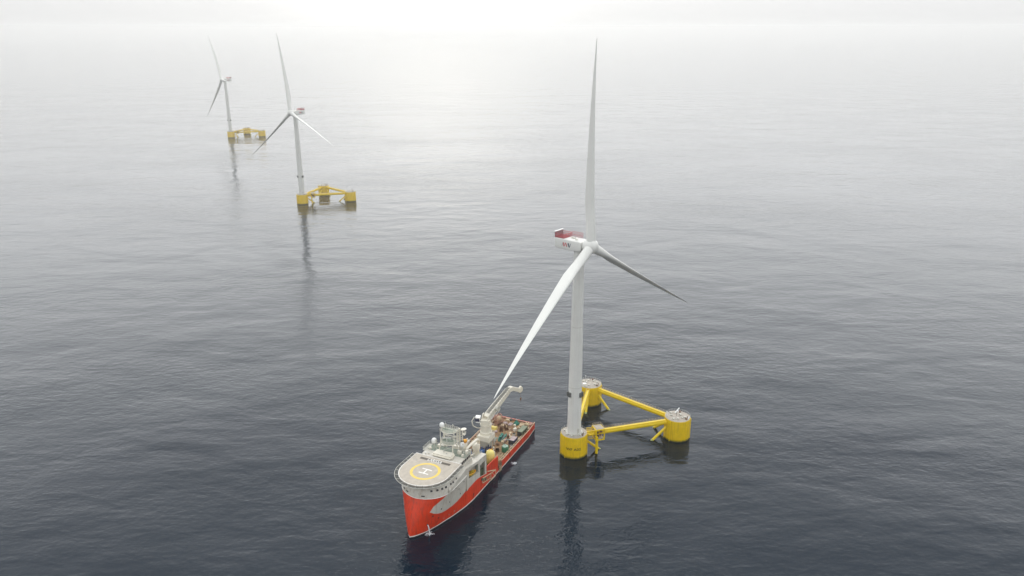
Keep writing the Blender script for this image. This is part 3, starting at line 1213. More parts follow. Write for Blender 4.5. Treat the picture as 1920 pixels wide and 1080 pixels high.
# safety net all round except the back
inner, outer = dshape(HR + .05, 22.0), dshape(HR + 1.5, 22.0)
nt_ = MB()
for (a, b), (c, d) in zip(zip(inner, inner[1:]), zip(outer, outer[1:])):
    L = math.hypot(c[0] - d[0], c[1] - d[1])
    n = max(2, round(L / .28))
    for i in range(n):
        w = i / n
        p = (a[0] + (b[0] - a[0]) * w, a[1] + (b[1] - a[1]) * w, HZ - .38)
        q = (c[0] + (d[0] - c[0]) * w, c[1] + (d[1] - c[1]) * w, HZ - .12)
        nt_.beam(p, q, .12, .03)
    for j in range(1, 6):
        w = j / 6
        p = (a[0] + (c[0] - a[0]) * w, a[1] + (c[1] - a[1]) * w, HZ - .38 + .26 * w)
        q = (b[0] + (d[0] - b[0]) * w, b[1] + (d[1] - b[1]) * w, HZ - .38 + .26 * w)
        nt_.beam(p, q, .12, .03)
net = nt_.build('safety_net', M['net'], HD, 0, flip=True)
nf = MB()
nf.path([(u, v, HZ - .1) for u, v in outer], .085, 6)
fullp = [inner[0]] + [inner[i] for i in range(1, 34, 3)] + [inner[-1]]
for i in [0, 1] + list(range(3, 32, 3)) + [33, 34]:
    i = min(i, len(inner) - 1)
    nf.tube((*inner[i], HZ - .36), (*outer[i], HZ - .1), .075, n=6)
for s in (-1, 1):
    for u in (14.5, 17, 19.5):
        nf.tube((u, s * (HR + .05), HZ - .36), (u, s * (HR + 1.5), HZ - .1), .075, n=6)
nf.build('net_frame', M['lightgrey'], HD, flip=True)
# support struts under the helideck
for k in range(9):
    a = R(105 + 150 * k / 8)
    st = MB()
    p1 = (HU + 9.0 * math.cos(a), 9.0 * math.sin(a), HZ - .5)
    p0 = (HU + 7.4 * math.cos(a) + .9, 8.0 * math.sin(a), 17.8)
    st.tube(p0, p1, .16, n=8)
    st.build('support_strut', M['lightgrey'], HD, flip=True)
gb = MB()
for v in (-7.5, -3.7, 0, 3.7, 7.5):
    gb.bx(5.5, 22, v - .15, v + .15, HZ - 1.3, HZ - .56)
gb.build_each('deck_girder', M['lightgrey'], HD, flip=True)

# grey side walls, with the boat recess and the tall opening
WT = [(26, 18.2), (29, 17.6), (36.2, 16.2), (43.5, 15.5)]
def wall_top(u):
    return lerp_tab(WT, u)


wl = MB()
def panel(u0, u1, z0f, z1f, v=10.5, th=.3, s=1):
    n = max(1, round((u1 - u0) / 1.5))
    us = [u0 + (u1 - u0) * i / n for i in range(n + 1)]
    A = [[(u, s * v, z0f(u)) for u in us], [(u, s * v, z1f(u)) for u in us], [(u, s * (v - th), z1f(u)) for u in us], [(u, s * (v - th), z0f(u)) for u in us]]
    A.append(A[0])
    wl.grid(A)
    for k in (0, n):
        u = us[k]
        wl.add([(u, s * v, z0f(u)), (u, s * v, z1f(u)), (u, s * (v - th), z1f(u)), (u, s * (v - th), z0f(u))], [(0, 1, 2, 3)])


KZ = lambda c: (lambda u: c)
RB = lambda u: lerp_tab([(28, 12.4), (36.2, 10.9)], u)
RT = lambda u: lerp_tab([(28, 16.6), (36.2, 14.9)], u)
OB = lambda u: lerp_tab([(37.6, 7.75), (42.1, 6.4)], u)
OT = lambda u: 13.2
for s in (-1, 1):
    panel(26, 28, lo2, wall_top, s=s)
    panel(28, 36.2, lo2, RB, s=s)
    panel(28, 36.2, RT, wall_top, s=s)
    panel(36.2, 37.6, lo2, wall_top, s=s)
    panel(37.6, 42.1, lo2, OB, s=s)
    panel(37.6, 42.1, OT, wall_top, s=s)
    panel(42.1, 43.5, lo2, wall_top, s=s)
    # roof of the side galleries, end wall, recess floor and back
    rows = [[(u, s * 10.5, wall_top(u)), (u, s * 8.2, wall_top(u) + .05)] for u in frange(26, 43.5, 2)]
    wl.grid(rows)
    wl.bx(43.2, 43.5, s * 8.2, s * 10.5, 6.2, 15.5)
    wl.bx(28, 36.2, s * 8.3, s * 10.2, 10.6, 10.9)
    wl.bx(26, 43.4, s * 8.0, s * 8.2, 6, 15.4)
    # side of forecastle between 15 and wall top
    a = [[(12.0, s * 10.5, 15.0), (26.0, s * 10.5, 15.0)], [(12.0, s * 10.45, 16.0), (26.0, s * 10.5, 18.2)], [(13, s * 9.6, 17.0), (26.0, s * 9.4, 19.0)]]
    wl.grid(a)
WALL = wl.build('side_wall', M['grey'], SHIP, 30, flip=True)
for s in (-1, 1):
    w = MB()
    w.bx(37.7, 42.0, s * 9.3, s * 9.5, 5.5, 9.6)
    for k in range(4):
        w.bx(37.9 + k * 1.15, 38.5 + k * 1.15, s * 9.5, s * 9.75, 5.7, 9.4)
    w.build('shutter', M['olive'], WALL, flip=True)
    w = MB()
    w.bx(37.7, 42.0, s * 8.5, s * 8.6, 9.6, 13.2)
    w.build('inner_bulkhead', M['greendeck'], WALL, flip=True)
for (u, z) in ((17.5, 14.2), (20.5, 12.0), (24.0, 13.4), (14.5, 9.5), (22, 9.0), (31.0, 9.4)):
    w = MB()
    w.bx(u - .25, u + .25, half(u, z) - .08, half(u, z) + .06, z - .2, z + .2)
    w.build('scuttle', M['dark'], WALL, flip=True)

# deckhouse under the bridge and the bridge itself
dh = MB()
dh.bx(20, 33.5, -9.2, 9.2, 15, 18.9)
DHS = dh.build('deckhouse', M['grey'], SHIP, flip=True)
br = MB()
br.prism([(23.2, -7.5), (23.2, 7.5), (25, 8.6), (33.2, 8.6), (33.2, -8.6), (25, -8.6)], 18.9, 21.0)
br.prism([(22.9, -7.8), (22.9, 7.8), (24.9, 8.9), (28.0, 8.9), (28.0, -8.9), (24.9, -8.9)], 21.0, 21.25)
BR = br.build('bridge', M['grey'], SHIP, flip=True)
for i in range(11):
    w = MB()
    v = -6.6 + i * 1.32
    w.bx(23.13, 23.25, v - .5, v + .5, 19.5, 20.6)
    w.build('bridge_window', M['glass'], BR, flip=True)
for s in (-1, 1):
    for i in range(5):
        w = MB()
        u = 26.0 + i * 1.45
        w.bx(u - .5, u + .5, s * 8.55, s * 8.66, 19.5, 20.6)
        w.build('bridge_window', M['glass'], BR, flip=True)
w = MB()
w.prism([(23.9, -4.6), (23.9, 4.9), (28.4, 4.4), (28.4, -4.1)], 21.2, 22.6)
w.build('bridge_roof', M['cream'], BR, 50, flip=True, bevel=.6)
w = MB()
w.bx(28.1, 33.2, -8.6, 8.6, 21.0, 21.06)
w.build('compass_deck', M['greendeck'], BR, flip=True)
w = MB()
w.rail([(28.2, -8.5, 21.05), (33.1, -8.5, 21.05), (33.1, 8.5, 21.05), (28.2, 8.5, 21.05)], 1.15, 1.4, .05, 3)
w.rail([(22.4, -8.4, 19.0), (20.4, -8.9, 19.0)], 1.1, 1.2, .05, 3)
w.build('railing', M['lightgrey'], BR, flip=True)
w = MB()
w.bx(26.6, 27.3, -.4, .2, 22.6, 22.9)
w.bx(25.9, 26.4, 1.3, 1.8, 22.6, 22.85)
w.build_each('roof_vent', M['lightgrey'], BR, flip=True)
# platform on the starboard side carrying a radome
w = MB()
w.bx(27.5, 33.0, -10.4, -6.2, 20.6, 20.8)
w.rail([(27.6, -6.4, 20.8), (27.6, -10.3, 20.8), (32.9, -10.3, 20.8), (32.9, -6.4, 20.8)], 1.5, .8, .05, 4)
for u in (28.2, 30.5, 32.5):
    w.tube((u, -9.8, 15.0), (u, -9.8, 20.6), .12)
w.build('radome_platform', M['lightgrey'], BR, flip=True)
# louvred side screen
w = MB()
for i in range(9):
    w.bx(23.0 + i * .55, 23.3 + i * .55, -9.6, -9.4, 18.0, 20.4)
w.build('louvre', M['steel'], BR, flip=True)


def radome(u, v, z, r, post):
    m = MB()
    m.lathe([(r * .72, -r * .9), (r * .95, -r * .6), (r, 0), (r * .93, r * .42), (r * .76, r * .72), (r * .5, r * .93), (r * .22, r * 1.03), (0.02, r * 1.06)], 24, (u, v, z))
    o = m.build('radome', M['radome'], SHIP, 60, flip=True)
    p = MB()
    p.tube((u, v, z - post), (u, v, z - r * .88), .22)
    p.build('radome_post', M['lightgrey'], o, flip=True)


radome(30.0, -6.4, 24.7, 1.08, 3.9)
radome(30.2, -2.6, 32.6, 0.98, 2.2)
radome(32.4, 5.2, 24.4, 1.0, 3.4)
radome(24.4, -7.2, 21.9, 0.34, 1.0)
radome(25.3, -6.2, 21.6, 0.28, 0.8)

# mast: splayed legs, two curved platforms with rails, radar bar
ms = MB()
for (u, v) in ((28.6, -3.4), (28.6, 3.0), (33.0, -3.4), (33.0, 3.4)):
    ms.tube((u, v, 21.0), (29.9 + (u - 30.5) * .45, .3 + (v - .2) * .85, 25.4), .22, n=8)
for (u, v) in ((31.9, -2.8), (31.9, 3.3)):
    ms.beam((u, v, 25.4), (u, v, 30.6), .5, .5)
for (u, v) in ((29.2, -2.9), (29.2, 3.4)):
    ms.tube((u, v, 25.4), (u, v, 31.4), .13, n=8)
ms.beam((31.9, -2.8, 27.5), (31.9, 3.3, 27.5), .25, .25)
ms.beam((31.9, -2.8, 30.4), (31.9, 3.3, 30.4), .3, .3)
for k in range(6):
    ms.tube((31.9, 3.3, 25.6 + k * .8), (33.4, 3.6, 25.9 + k * .8), .1, n=6)
ms.beam((33.5, 3.7, 21.0), (33.2, 3.7, 31.0), .6, .6)
ms.beam((33.5, 5.0, 21.0), (33.3, 4.9, 30.2), .35, .35)
for k in range(8):
    ms.beam((33.4, 3.7, 22 + k * 1.1), (33.4, 5.0, 22.6 + k * 1.1), .14, .14)
MAST = ms.build('mast', M['cream'], SHIP, flip=True)


def dplat(z, r, u0, ub, v0, name, t=.14):
    P = [(ub, v0 + r), (u0, v0 + r)]
    for k in range(1, 16):
        a = R(90 + 180 * k / 16)
        P.append((u0 + r * .75 * math.cos(a), v0 + r * math.sin(a)))
    P += [(u0, v0 - r), (ub, v0 - r)]
    m = MB()
    m.prism(P, z, z + t)
    o = m.build(name, M['greendeck'], MAST, flip=True)
    m = MB()
    m.path([(u, v, z + .07) for u, v in P], .13, 6, closed=True)
    m.rail([(u, v, z + .1) for u, v in P], 1.25, .9, .05, 3, closed=True)
    m.build('platform_rail', M['cream'], o, flip=True)
    return o


dplat(25.4, 3.3, 30.2, 33.0, .3, 'mast_platform')
dplat(30.4, 3.3, 30.6, 32.6, .3, 'mast_platform')
w = MB()
w.tube((29.8, -.3, 25.5), (29.8, -.3, 27.2), .12)
w.beam((29.1, -1.9, 27.4), (30.5, 1.2, 27.4), .3, .22)
w.build('radar', M['radome'], MAST, flip=True)
w = MB()
w.box((29.6, 2.0, 27.6), (.4, .4, .9))
w.tube((30.4, 0, 30.5), (30.4, 0, 32.4), .09)
w.tube((31.2, 2.4, 30.5), (31.2, 2.4, 33.2), .06)
w.tube((30.8, -1.4, 30.5), (30.8, -1.4, 34.2), .05)
w.beam((30.4, -1.5, 32.0), (30.4, 1.8, 32.0), .1, .1)
w.build('aerial', M['steel'], MAST, flip=True)
w = MB()
for (a, b) in (((31.9, -2.8, 25.5), (31.9, 3.3, 27.5)), ((31.9, 3.3, 25.5), (31.9, -2.8, 27.5)), ((31.9, -2.8, 27.6), (31.9, 3.3, 30.3)), ((31.9, 3.3, 27.6), (31.9, -2.8, 30.3)),
               ((28.6, -3.4, 21.1), (28.9, 3.0, 24.6)), ((33.0, 3.4, 21.1), (31.2, 3.1, 25.3)), ((33.2, 3.7, 28), (31.9, 3.3, 28)), ((33.2, 3.7, 30), (31.9, 3.3, 30))):
    w.tube(a, b, .11, n=6)
w.build('mast_brace', M['lightgrey'], MAST, flip=True)
for (u, v, z0, h_) in ((29.4, -5.0, 21.05, 5.5), (28.6, 5.6, 21.05, 4.2), (32.6, -7.6, 21.05, 3.4), (29.0, 7.8, 21.05, 2.6), (30.2, 6.8, 21.05, 6.2), (31.4, -1.6, 30.5, 2.6), (32.2, 1.2, 30.5, 2.2)):
    w = MB()
    w.tube((u, v, z0), (u, v, z0 + h_), .07, n=6)
    w.box((u, v, z0 + h_ * .8), (.3, .5, .35))
    w.build('whip_aerial', M['lightgrey'], MAST, flip=True)
for (u, v, a, b, c) in ((30.6, 5.0, 1.2, 1.6, 1.4), (32.0, -5.2, 1.4, 1.2, 1.1), (29.2, 7.2, .9, .9, 1.0), (31.8, 7.6, 1.3, 1.0, 1.5), (29.0, -7.6, .8, 1.0, .9)):
    w = MB()
    w.box((u, v, 21.06 + c / 2), (a, b, c))
    w.build('deck_locker', M['cream'], BR, flip=True, bevel=.05)
w = MB()
w.bx(32.9, 33.9, 4.3, 5.2, 23.2, 25.6)
w.build('horn', M['dark'], MAST, flip=True)
w = MB()
w.lathe([(1.2, 0), (1.1, .15), (.3, .3)], 20, (33.2, 5.6, 31.0), Matrix.Rotation(R(8), 3, 'X'))
w.bx(32.6, 33.9, 5.0, 6.3, 28.6, 28.8)
w.rail([(32.6, 6.3, 28.8), (33.9, 6.3, 28.8), (33.9, 5.0, 28.8)], 1.2, .6, .05, 3)
w.build('satellite_dish', M['cream'], MAST, flip=True)

# deck aft of the bridge, with thick port wall
w = MB()
w.bx(33.5, 43.4, -8.1, 8.1, 9, 12.0)
BD = w.build('boat_deck', M['grey'], SHIP, flip=True)
w = MB()
w.bx(33.6, 43.3, -8.0, 8.0, 12.0, 12.05)
w.build('deck_covering', M['greendeck'], BD, flip=True)
rg = random.Random(3)
for i in range(22):
    u, v = rg.uniform(34.2, 42.6), rg.uniform(-7.4, 7.4)
    w = MB()
    hh = rg.uniform(.8, 2.6)
    w.box((u, v, 12.05 + hh / 2), (rg.uniform(.6, 1.8), rg.uniform(.5, 1.5), hh), rg.choice((0, .1, -.1)))
    w.build('deck_locker', rg.choice((M['lightgrey'], M['cream'], M['grey'], M['steel'])), BD, flip=True, bevel=.05)
for i in range(9):
    w = MB()
    u, v = rg.uniform(34.5, 42.6), rg.uniform(-7, 7)
    z1 = rg.uniform(14, 16.6)
    w.tube((u, v, 12), (u, v, z1), .16, n=8)
    w.tube((u, v, z1), (u + .7, v, z1 + .25), .24, n=8)
    w.build('vent_pipe', M['cream'], BD, flip=True)
w = MB()
w.rail([(43.3, 8, 12.05), (43.3, -8, 12.05)], 1.1, 1.2, .05, 3)
w.rail([(33.6, -8, 12.05), (43.3, -8, 12.05)], 1.1, 1.2, .05, 3)
w.rail([(36, 8.4, 16.3), (43.3, 8.4, 15.6)], 1.1, 1.2, .05, 3)
w.build('railing', M['lightgrey'], BD, flip=True)
# exhaust casing
w = MB()
w.bx(41.6, 46.8, -4.6, -.1, 3.2, 16.8)
CS = w.build('exhaust_casing', M['cream'], SHIP, flip=True, bevel=.15)
for k in range(3):
    w = MB()
    w.tube((43 + k * 1.2, -2.6, 16.7), (43 + k * 1.2, -2.6, 18.2), .3)
    w.build('exhaust_pipe', M['steel'], CS, flip=True)
# lower house and store rooms aft of the casing
w = MB()
w.bx(43.6, 49.5, -9.6, 4.2, 3.2, 8.4)
LH = w.build('aft_house', M['grey'], SHIP, flip=True)
w = MB()
w.bx(43.6, 49.4, -9.5, 4.1, 8.4, 8.46)
w.build('deck_covering', M['greendeck'], LH, flip=True)
w = MB()
w.rail([(43.7, 4.1, 8.46), (49.4, 4.1, 8.46), (49.4, -9.5, 8.46)], 1.1, 1.3, .05, 3)
w.build('railing', M['lightgrey'], LH, flip=True)
for i in range(10):
    w = MB()
    u, v = rg.uniform(44.4, 48.6), rg.uniform(-8.6, 3.2)
    hh = rg.uniform(.6, 2.2)
    w.box((u, v, 8.46 + hh / 2), (rg.uniform(.6, 1.6), rg.uniform(.6, 1.6), hh), rg.uniform(-.1, .1))
    w.build('deck_locker', rg.choice((M['lightgrey'], M['cream'], M['steel'])), LH, flip=True, bevel=.05)
# white gantry of the stowed deck crane
w = MB()
w.lathe([(1.5, 3.2), (1.4, 10.2), (1.7, 10.4), (1.7, 12.4), (1.2, 13.0)], 20, (53.2, .6, 0))
SC = w.build('deck_crane', M['cream'], SHIP, 40, flip=True)
w = MB()
w.rings([((53.9, 1.3, 13.2), .6), ((53.7, 1.4, 14.6), .62), ((52.6, 1.35, 15.3), .64), ((48, 1.0, 15.2), .6), ((43.9, .7, 15.0), .5)], 12)
w.build('boom', M['cream'], SC, 60, flip=True)
w = MB()
for (u, v) in ((45.0, 2.2), (48.6, 2.6)):
    w.beam((u, v, 8.4), (u, v, 14.6), .34, .34)
w.beam((45, 2.2, 14.5), (45, .2, 14.5), .34, .34)
w.beam((48.6, 2.6, 14.5), (48.6, .2, 14.5), .34, .34)
w.beam((45, 2.2, 11.4), (48.6, 2.6, 11.4), .2, .2)
w.build('boom_rest', M['cream'], SC, flip=True)

# big knuckle-boom crane
w = MB()
w.bx(65, 71, -5.2, 1.0, 7.0, 9.4)
KC = w.build('offshore_crane', M['cream'], SHIP, flip=True, bevel=.12)
w = MB()
for u in (65.4, 68, 70.6):
    for v in (-4.8, .6):
        w.beam((u, v, 3.2), (u, v, 7.0), .55, .55)
w.bx(66.2, 69.8, -4.2, -.4, 3.2, 7.0)
w.build('crane_legs', M['lightgrey'], KC, flip=True)
w = MB()
w.rail([(65.1, 1.0, 9.4), (71, 1.0, 9.4), (71, -5.1, 9.4), (65.1, -5.1, 9.4)], 1.1, 1.2, .05, 3)
w.build('railing', M['lightgrey'], KC, flip=True)
PC = (68.6, -2.4)
w = MB()
w.lathe([(2.75, 9.4), (2.7, 10.6), (2.45, 10.8), (2.4, 13.6), (2.7, 13.8), (2.7, 14.4)], 32, (*PC, 0))
w.build('crane_pedestal', M['cream'], KC, 40, flip=True)
w = MB()
w.box((PC[0], PC[1], 15.6), (4.2, 4.0, 2.4), R(-16))
for s in (-1, 1):
    w.add([(PC[0] - 1.6, PC[1] + s * 1.5 - .2, 16.6), (PC[0] + 2.4, PC[1] + s * 1.5 - .2, 16.6), (PC[0] + 1.2, PC[1] + s * 1.5 - .2, 19.0), (PC[0] - .2, PC[1] + s * 1.5 - .2, 19.0),
           (PC[0] - 1.6, PC[1] + s * 1.5 + .2, 16.6), (PC[0] + 2.4, PC[1] + s * 1.5 + .2, 16.6), (PC[0] + 1.2, PC[1] + s * 1.5 + .2, 19.0), (PC[0] - .2, PC[1] + s * 1.5 + .2, 19.0)],
          [(0, 1, 2, 3), (7, 6, 5, 4), (0, 4, 5, 1), (1, 5, 6, 2), (2, 6, 7, 3), (3, 7, 4, 0)])
w.build('slewing_house', M['cream'], KC, flip=True, bevel=.1)
w = MB()
w.box((66.6, -5.3, 16.8), (2.2, 1.9, 2.5), R(-16))
w.box((66.6, -5.3, 18.15), (2.6, 2.3, .3), R(-16))
CAB = w.build('crane_cab', M['radome'], KC, flip=True, bevel=.12)
w = MB()
w.box((66.0, -5.3, 16.9), (1.15, 1.94, 1.5), R(-16))
w.build('cab_window', M['navy'], CAB, flip=True)
w = MB()
w.path([(65.6, -6.6, 18.2), (64.6, -7.4, 16.4), (64.9, -7.0, 14.0), (66.2, -5.6, 12.6), (67.2, -4.2, 12.4)], .2, 8)
w.build('hose_loop', M['cream'], KC, flip=True)
HEEL, ELB, TIP = Vector((69.4, -2.1, 17.6)), Vector((84.0, 2.0, 25.6)), Vector((92.0, 4.0, 22.0))
bd = (ELB - HEEL).normalized()
sd_ = bd.cross(Vector((0, 0, 1))).normalized()
un = sd_.cross(bd)
w = MB()
rows = []
for q, wd, ht in ((-.04, 2.1, 2.0), (.05, 3.0, 2.4), (.3, 2.9, 2.5), (.6, 2.7, 2.3), (.9, 2.3, 2.1), (1.0, 2.0, 2.0)):
    c = HEEL + (ELB - HEEL) * q
    rows.append([c + sd_ * (wd / 2) * a + un * (ht / 2) * b for a, b in ((-1, -1), (1, -1), (1, 1), (-1, 1))])
vs = [p for r_ in rows for p in r_]
fs = []
for i in range(len(rows) - 1):
    for k in range(4):
        l = (k + 1) % 4
        fs.append((i * 4 + k, i * 4 + l, (i + 1) * 4 + l, (i + 1) * 4 + k))
fs += [(3, 2, 1, 0), tuple(len(vs) - 4 + k for k in range(4))]
w.add(vs, fs)
BOOM = w.build('crane_boom', M['cream'], KC, 20, flip=True, bevel=.08)
w = MB()
for k in (-.7, -.25, .25, .7):
    w.tube(HEEL + un * 1.5 + sd_ * k + bd * 1.0, ELB + un * 1.2 + sd_ * k * .8, .09, n=5)
w.build('hoist_rope', M['dark'], BOOM, flip=True)
w = MB()
for k in range(11):
    q = .08 + .84 * k / 10
    c = HEEL.lerp(ELB, q)
    wd = 3.02 - .7 * q
    for s in (-1, 1):
        w.beam(c + sd_ * s * wd / 2 - un * 1.1, c + sd_ * s * wd / 2 + un * 1.1, .16, .12)
    w.beam(c - sd_ * wd / 2 + un * 1.2, c + sd_ * wd / 2 + un * 1.2, .16, .2)
w.build('boom_stiffener', M['lightgrey'], BOOM, flip=True)
w = MB()
for s in (-1, 1):
    w.rail([HEEL + sd_ * s * 1.6 + bd * 1.5 - un * .3, ELB + sd_ * s * 1.0 - bd * 1.5 - un * .3], 1.2, 1.3, .05, 2)
w.build('boom_rail', M['lightgrey'], BOOM, flip=True)
w = MB()
for s in (-1,):
    c = HEEL + bd * 5.4 + sd_ * s * 1.9 + un * .5
    w.tube(c - sd_ * .7, c + sd_ * .7, .95, n=20)
    w.box(c - un * 1.0, (1.8, 1.4, .4))
w.path([c + un * 1.4 - bd * .5, c + un * 1.7 + bd * .9 - sd_ * .9, c - un * .4 + bd * .6 - sd_ * 1.3, c - un * 2.2 - bd * 2.0 - sd_ * .3], .18, 8)
w.build('winch', M['lightgrey'], BOOM, 40, flip=True)
w = MB()
for s in (-1, 1):
    a0 = HEEL + bd * .6 - un * 2.2 + sd_ * (.9 if s > 0 else -.9)
    a1 = HEEL.lerp(ELB, .62) - un * .8 + sd_ * (.8 if s > 0 else -.8)
    w.tube(a0, a0.lerp(a1, .55), .34, n=10)
    w.tube(a0.lerp(a1, .55), a1, .2, n=10)
w.build('luffing_cylinder', M['radome'], KC, 40, flip=True)
w = MB()
a0 = HEEL.lerp(ELB, .5) - un * 1.7 + sd_ * 1.0
a1 = ELB - un * 1.2 + sd_ * .8
w.tube(a0, a1, .17, n=8)
w.build('jib_cylinder', M['radome'], KC, 40, flip=True)
jd = (TIP - ELB).normalized()
w = MB()
mid = ELB.lerp(TIP, .5) + Vector((0, 0, .7))
for p, q, a, b in ((ELB - bd * .4, ELB + jd * 2 + Vector((0, 0, .55)), 2.0, 2.1), (ELB + jd * 1.8 + Vector((0, 0, .5)), ELB.lerp(TIP, .8), 1.7, 1.8), (ELB.lerp(TIP, .78), TIP, 1.6, 1.8)):
    w.beam(p, q, a, b)
JIB = w.build('crane_jib', M['cream'], KC, 20, flip=True, bevel=.1)
w = MB()
w.lathe([(.95, -.3), (1.0, 0), (.95, .3)], 20, ELB + Vector((0, 0, .3)), Matrix((un, bd, sd_)).transposed())
w.lathe([(1.5, -.35), (1.55, 0), (1.5, .35)], 20, TIP + Vector((.1, 0, .2)), Matrix((un, bd, sd_)).transposed())
w.box(TIP + Vector((.1, 0, 1.1)), (1.0, .8, 1.6))
w.build('sheave', M['cream'], JIB, 40, flip=True)
w = MB()
w.tube(TIP + Vector((.6, 0, 0)), TIP + Vector((.6, 0, -4.2)), .05, n=6)
w.box(TIP + Vector((.6, 0, -4.8)), (.8, .5, 1.0))
w.tube(TIP + Vector((.6, 0, -5.2)), TIP + Vector((.6, 0, -6.2)), .12, n=6)
w.build('hook_block', M['rust'], KC, flip=True)

# housings along the starboard side, pipework and frames amidships
for (u0, u1, z1, mt) in ((50, 54.5, 7.4, 'grey'), (55, 59.5, 6.2, 'cream'), (60, 64.4, 6.8, 'grey')):
    w = MB()
    w.bx(u0, u1, -10.3, -8.2, DECK, z1)
    sh = w.build('side_housing', M[mt], SHIP, flip=True, bevel=.15)
    for k in range(2):
        w = MB()
        w.tube((u0 + 1.2 + k * 2, -9.2, z1 - .05), (u0 + 1.2 + k * 2, -9.2, z1 + rg.uniform(.6, 1.6)), .28, n=10)
        w.build('vent_pipe', M['cream'], sh, 40, flip=True)
for i in range(30):
    u, v = rg.uniform(50.2, 64), rg.uniform(-7.6, 6.0)
    if (abs(u - 61.2) < 2.2 and abs(v + .7) < 2.2) or (abs(u - 64.2) < 2.2 and abs(v - 1) < 2.2) or (u < 55.6 and v > 1.5) or (abs(u - 55.8) < 2 and abs(v + 3.4) < 2) or (abs(u - 53.2) < 2.2 and abs(v - .6) < 2.2):
        continue
    w = MB()
    hh = rg.choice((.5, .9, 1.4, 2.4, 3.4))
    w.box((u, v, DECK + hh / 2), (rg.uniform(.5, 1.6), rg.uniform(.4, 1.4), hh), rg.uniform(-.2, .2))
    w.build('deck_locker', M[rg.choice(('cream', 'lightgrey', 'steel', 'rust', 'grey', 'beige', 'midgrey'))], SHIP, flip=True, bevel=.05)
for (u, v, h_) in ((50.6, 5.2, 9.5), (56.4, 5.4, 6.4), (58.6, 5.8, 5.6)):
    w = MB()
    for dv in (-1.1, 1.1):
        w.beam((u, v + dv, DECK), (u, v + dv, DECK + h_ * .75), .28, .28)
    w.beam((u, v - 1.1, DECK + h_ * .75), (u, v + 1.1, DECK + h_ * .75), .3, .3)
    w.beam((u, v - 1.1, DECK + .3), (u, v + 1.1, DECK + h_ * .72), .16, .16)
    w.build('support_frame', M['cream'], SHIP, flip=True)
for i in range(5):
    w = MB()
    v = -6.6 + i * .5
    w.path([(49.6, v, 4.2 + i * .25), (54, v + .3, 4.2 + i * .25), (55, v + .3, 3.6), (63, v, 3.5)], .12, 6)
    w.build('deck_pipe', M[('cream', 'steel', 'rust', 'lightgrey', 'beige')[i]], SHIP, 60, flip=True)

for i in range(34):
    u, v = rg.uniform(71.8, 94.5), rg.uniform(-8.6, 8.4)
    if abs(u - 77.4) < 4.2 and abs(v - 1.6) < 2.2 or (v > 5.6 and (65 < u < 69.5 or 73 < u < 89.6)) or (u > 82 and v < 0.6 and v > -7.9) or (u > 89 and 0 < v < 6):
        continue
    w = MB()
    if i % 3 == 0:
        a = rg.uniform(0, 3.1)
        L = rg.uniform(1, 3.2)
        w.beam((u, v, DECK + .12), (u + L * math.cos(a), v + L * math.sin(a) * .5, DECK + .12), .25, .22)
        w.build('lashing_bar', M[rg.choice(('rust', 'steel', 'beige'))], WD, flip=True)
    else:
        w.box((u, v, DECK + .06), (rg.uniform(.8, 2.4), rg.uniform(.8, 2.2), .1), rg.uniform(-.3, .3))
        w.build('deck_plate', M[rg.choice(('rust', 'tan', 'pinkgrey', 'timber', 'greendeck', 'beige'))], WD, flip=True)

for i in range(26):
    u, v = (rg.uniform(72.5, 82), rg.uniform(-8.6, -3.0)) if i < 12 else ((rg.uniform(70.5, 90), rg.uniform(3.4, 5.4)) if i < 19 else (rg.uniform(90, 95), rg.uniform(-4.5, 8.6)))
    if (abs(u - 82.4) < 1.6 and abs(v - 5.2) < 1.6) or (abs(u - 92.6) < 2.2 and -1.2 < v < 6.2) or (abs(u - 72.2) < 1.4 and abs(v - 5) < 1.2) or (abs(u - 93.6) < 1 and abs(v - 8.2) < 1) or (u < 82 and abs(u - 77.4) < 3.8 and v < 3.2 and v > 0) or (abs(u - 90.6) < 1.6 and abs(v + 3.2) < 1.6) or (abs(u - 91) < 1.8 and abs(v + .6) < 1.4) or (abs(u - 80.6) < 1.2 and abs(v - 3.6) < 1.2) or (abs(u - 89.4) < 1.2 and abs(v - 4.6) < 1.2):
        continue
    w = MB()
    hh = rg.uniform(.5, 1.5)
    if i % 3 == 2:
        r_ = rg.uniform(.35, .6)
        w.tube((u - .7, v, DECK + r_), (u + .7, v, DECK + r_), r_, n=14)
        w.box((u, v, DECK + .15), (1.7, r_ * 1.7, .3))
    else:
        w.box((u, v, DECK + hh / 2), (rg.uniform(.6, 1.5), rg.uniform(.6, 1.3), hh), rg.uniform(-.4, .4))
        w.box((u + .2, v, DECK + hh + .1), (.4, .4, .25))
    w.build('deck_machinery', M[rg.choice(('rust', 'inred', 'beige', 'tan', 'steel', 'pinkgrey', 'midgrey', 'cream'))], WD, flip=True)

# folded landing frame on the port side, fender nets at the notch
w = MB()
def fr(pts, r=.17, closed=False):
    w.path(pts, r, 6, closed)
fr([(39.2, 10.9, 6.4), (46.5, 11.0, 4.6), (46.3, 11.0, 2.4), (39.0, 10.9, 4.2)], closed=True)
fr([(46.5, 11.0, 4.6), (50.6, 11.3, 4.2), (50.4, 11.3, 1.4), (46.3, 11.0, 1.2)], closed=True)
for k in range(5):
    u = 40 + k * 1.5
    fr([(u, 10.95, 6.2 - k * .36), (u + .8, 11.1, 3.9 - k * .36)], .1)
fr([(47.2, 11.1, 4.4), (50.2, 11.3, 1.6)], .1)
fr([(44, 10.6, 6.8), (49.5, 11.2, 4.6)], .2)
w.build('boarding_frame', M['beige'], SHIP, flip=True)
w = MB()
for i in range(9):
    u = 38.8 + i * .45
    w.box((u, 10.8, 5.9 - i * .2), (.4, .45, rg.uniform(.6, 1.5)), rg.uniform(-.4, .4))
